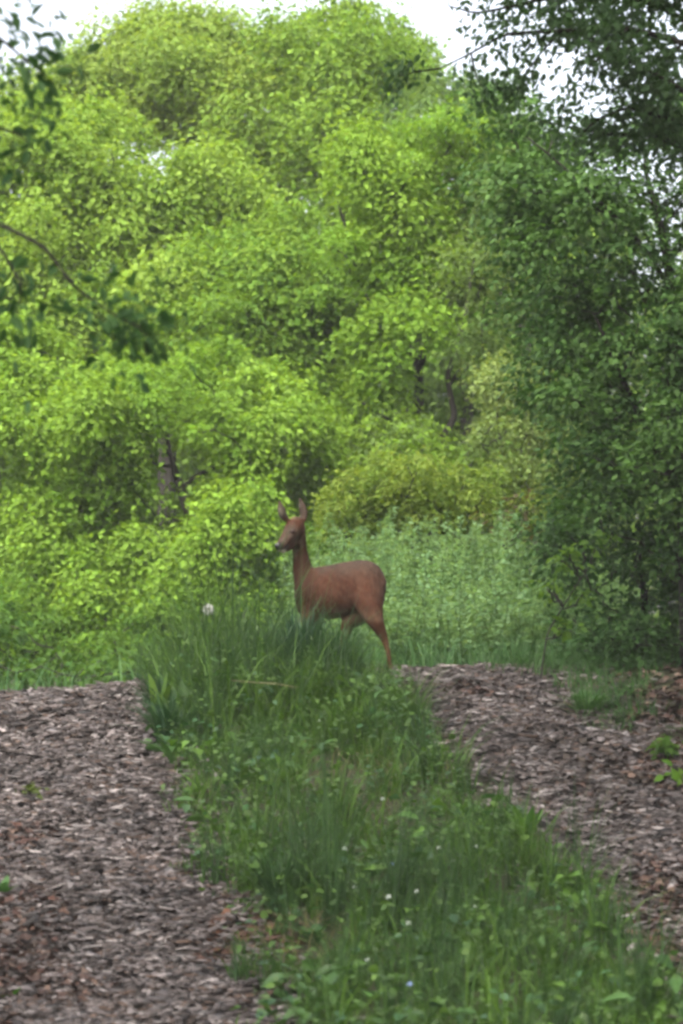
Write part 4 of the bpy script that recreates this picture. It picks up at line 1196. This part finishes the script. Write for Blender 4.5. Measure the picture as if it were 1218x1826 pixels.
# leafy seedlings at the far edge of the chip track
def seedling(px, d, label, n, h, size, c1, c2):
    p = pt(px, d)
    st = np.array([p, p + (.01, 0, h * .5), p + (.02, .0, h)])
    C = np.array([p + (rng.normal(0, .05), rng.normal(0, .05), h * rng.uniform(.5, 1.05)) for _ in range(n)])
    build_tree("seedling", label, "plant", p, [(st, np.array([.005, .004, .002]))], C, np.full(n, .05), 9, size, c1, c2, tmpl=OVAL, parts=80, shell=.3, r_tip=.002)
seedling(1185, 16.2, "leafy bright seedling on the bank beside the chip track", 7, .13, .06, (.06, .14, .025), (.10, .19, .035))
seedling(1222, 15.6, "yellow-green seedling cut by the frame edge below the leafy one", 4, .12, .06, (.07, .16, .02), (.11, .2, .025))
seedling(40, 15.7, "small yellowish weed in the litter at the track side", 4, .08, .045, (.06, .09, .02), (.09, .12, .03))

# dandelion clock
def dandelion():
    d = 18.4; p = pt(372, d); top = P(372, 1087, d)
    root = empty("dandelion", p, "white dandelion clock on a long stem above the dock leaves", "flower")
    V, L, S, C = tube(bez(np.zeros(3), top - p, 0, 6, .006), np.full(6, .003), 6, (.10, .14, .05))
    obj("stem", mesh_np("stem", V, L, S, M_GRASS, C, True), root)
    n = 220
    dirs = norm(rng.normal(0, 1, (n, 3)))
    pos = (top - p) + dirs * .012
    V, L, S, C = scatter(NARROW, pos, dirs, norm(rng.normal(0, 1, (n, 3))), rng.uniform(.016, .03, n), np.tile(np.array((.6, .6, .57)), (n, 1)))
    b = bmesh.new(); bmesh.ops.create_icosphere(b, subdivisions=2, radius=.011); bmesh.ops.translate(b, vec=Vector(top - p), verts=b.verts)
    vs = np.array([v.co[:] for v in b.verts]); fs = np.array([[v.index for v in f.verts] for f in b.faces]).ravel(); b.free()
    J = join([(V, L, S, C), (vs, fs, np.full(len(fs) // 3, 3), np.tile(np.array((.35, .33, .28)), (len(vs), 1)))])
    obj("seed_head", mesh_np("seed_head", *J[:3], M_FLOWER, J[3]), root)
dandelion()

# small flowers
def flower_proto(colr, r=.011):
    n = 26
    dirs = norm(rng.normal(0, 1, (n, 3)) + np.array((0, 0, .5)))
    a = scatter(OVAL, dirs * .002, dirs, norm(rng.normal(0, 1, (n, 3))), np.full(n, r), np.tile(np.array(colr), (n, 1)))
    return mesh_np("flower_head", *a[:3], M_FLOWER, a[3])
def flower_stem():
    V, L, S, C = tube(np.array([(0, 0, 0), (.003, 0, .5), (0, 0, 1.0)]), np.array([.0018, .0016, .0014]), 4, (.05, .10, .03))
    return mesh_np("stem", V, L, S, M_GRASS, C)
F_W, F_B, F_S = flower_proto((.62, .66, .60)), flower_proto((.30, .38, .62)), flower_stem()
def flower(px, py, me, label, group):
    # walk along the view ray to where it stands a stem's height over the ground
    best = None
    for d in np.arange(11.2, 19, .03):
        p = P(px, py, d); hh = p[2] - gz(p[0], p[1])
        if best is None or hh < best[2]: best = (d, p, max(hh, .05))
        if hh < .17: break
    d, p, hh = best
    b = p.copy(); b[2] -= hh
    root = empty("flower", b, label, "flower", group)
    s = obj("stem", F_S, root); s.scale = (1, 1, hh)
    o = obj("flower_head", me, root); o.location = (0, 0, hh)
    k = rng.uniform(.7, 1.15); o.scale = (k, k, k)
WF_ALL = [(783, 1512), (848, 1510), (808, 1535), (828, 1562), (615, 1515), (618, 1532), (778, 1552), (713, 1570), (743, 1590), (693, 1600), (848, 1617), (763, 1635), (728, 1647), (945, 1620), (633, 1582),
      (743, 1445), (683, 1425), (835, 1452), (878, 1450), (530, 1464), (614, 1513), (567, 1591), (505, 1137), (611, 1146), (569, 1286), (490, 1361), (578, 1067), (852, 1665), (655, 1712), (590, 1640)]
for x, y in WF_ALL[::2] + WF_ALL[1:12:4]:
    flower(x, y, F_W, "tiny white flower head standing in the grass strip", "small white flowers in the grass strip")
flower(698, 1541, F_B, "pale blue flower amid the white ones in the middle of the strip", "small blue flowers in the grass strip")
flower(730, 1755, F_B, "pale blue flower low down at the near end of the strip", "small blue flowers in the grass strip")

# bent pale grass stem, dry twig, dark log, dry bush
def bent_stem():
    pts = [P(680, 1840, 11.3), P(688, 1800, 11.3), P(705, 1792, 11.25), P(745, 1797, 11.2), P(730, 1812, 11.15), P(715, 1832, 11.1)]
    pts = np.array(pts); t = np.linspace(0, 5, 26); k = np.arange(6)
    pp = np.stack([np.interp(t, k, pts[:, a]) for a in range(3)], -1)
    for _ in range(3): pp[1:-1] = .25 * pp[:-2] + .5 * pp[1:-1] + .25 * pp[2:]
    V, L, S, C = tube(pp, np.full(26, .003), 5, (.22, .28, .12))
    tag(obj("bent_grass", mesh_np("bent_grass", V, L, S, M_GRASS, C, True)), "pale grass stem bent over in an arch at the bottom of the strip", "grass stem")
bent_stem()
def stick(name, label, cat, pts, r, colr, sides=6):
    pts = np.array(pts)
    V, L, S, C = tube(pts, r, sides, colr)
    o = obj(name, mesh_np(name, V, L, S, M_BARK, C, True)); return tag(o, label, cat)
stick("dry_twig", "pale dry twig lying across the grass of the strip", "twig", [P(412, 1213, 17.0), P(455, 1217, 17.0), P(490, 1219, 16.95), P(530, 1226, 16.9)], [.003, .0035, .003, .002], (.14, .13, .07))
tree_px("dead_bush", "dry brownish bush between the yellowish shrub and the dark hedge", "bush", 22.3, 900,
        [([(900, 1150), (900, 1000), (895, 940)], [.02, .015, .008])], [(900, 920, 50, 28, 0), (930, 940, 50, 30, .1)], 22, .12, 30, .045, (.055, .06, .025), (.10, .085, .04), tmpl=OVAL)
print("meshes done")
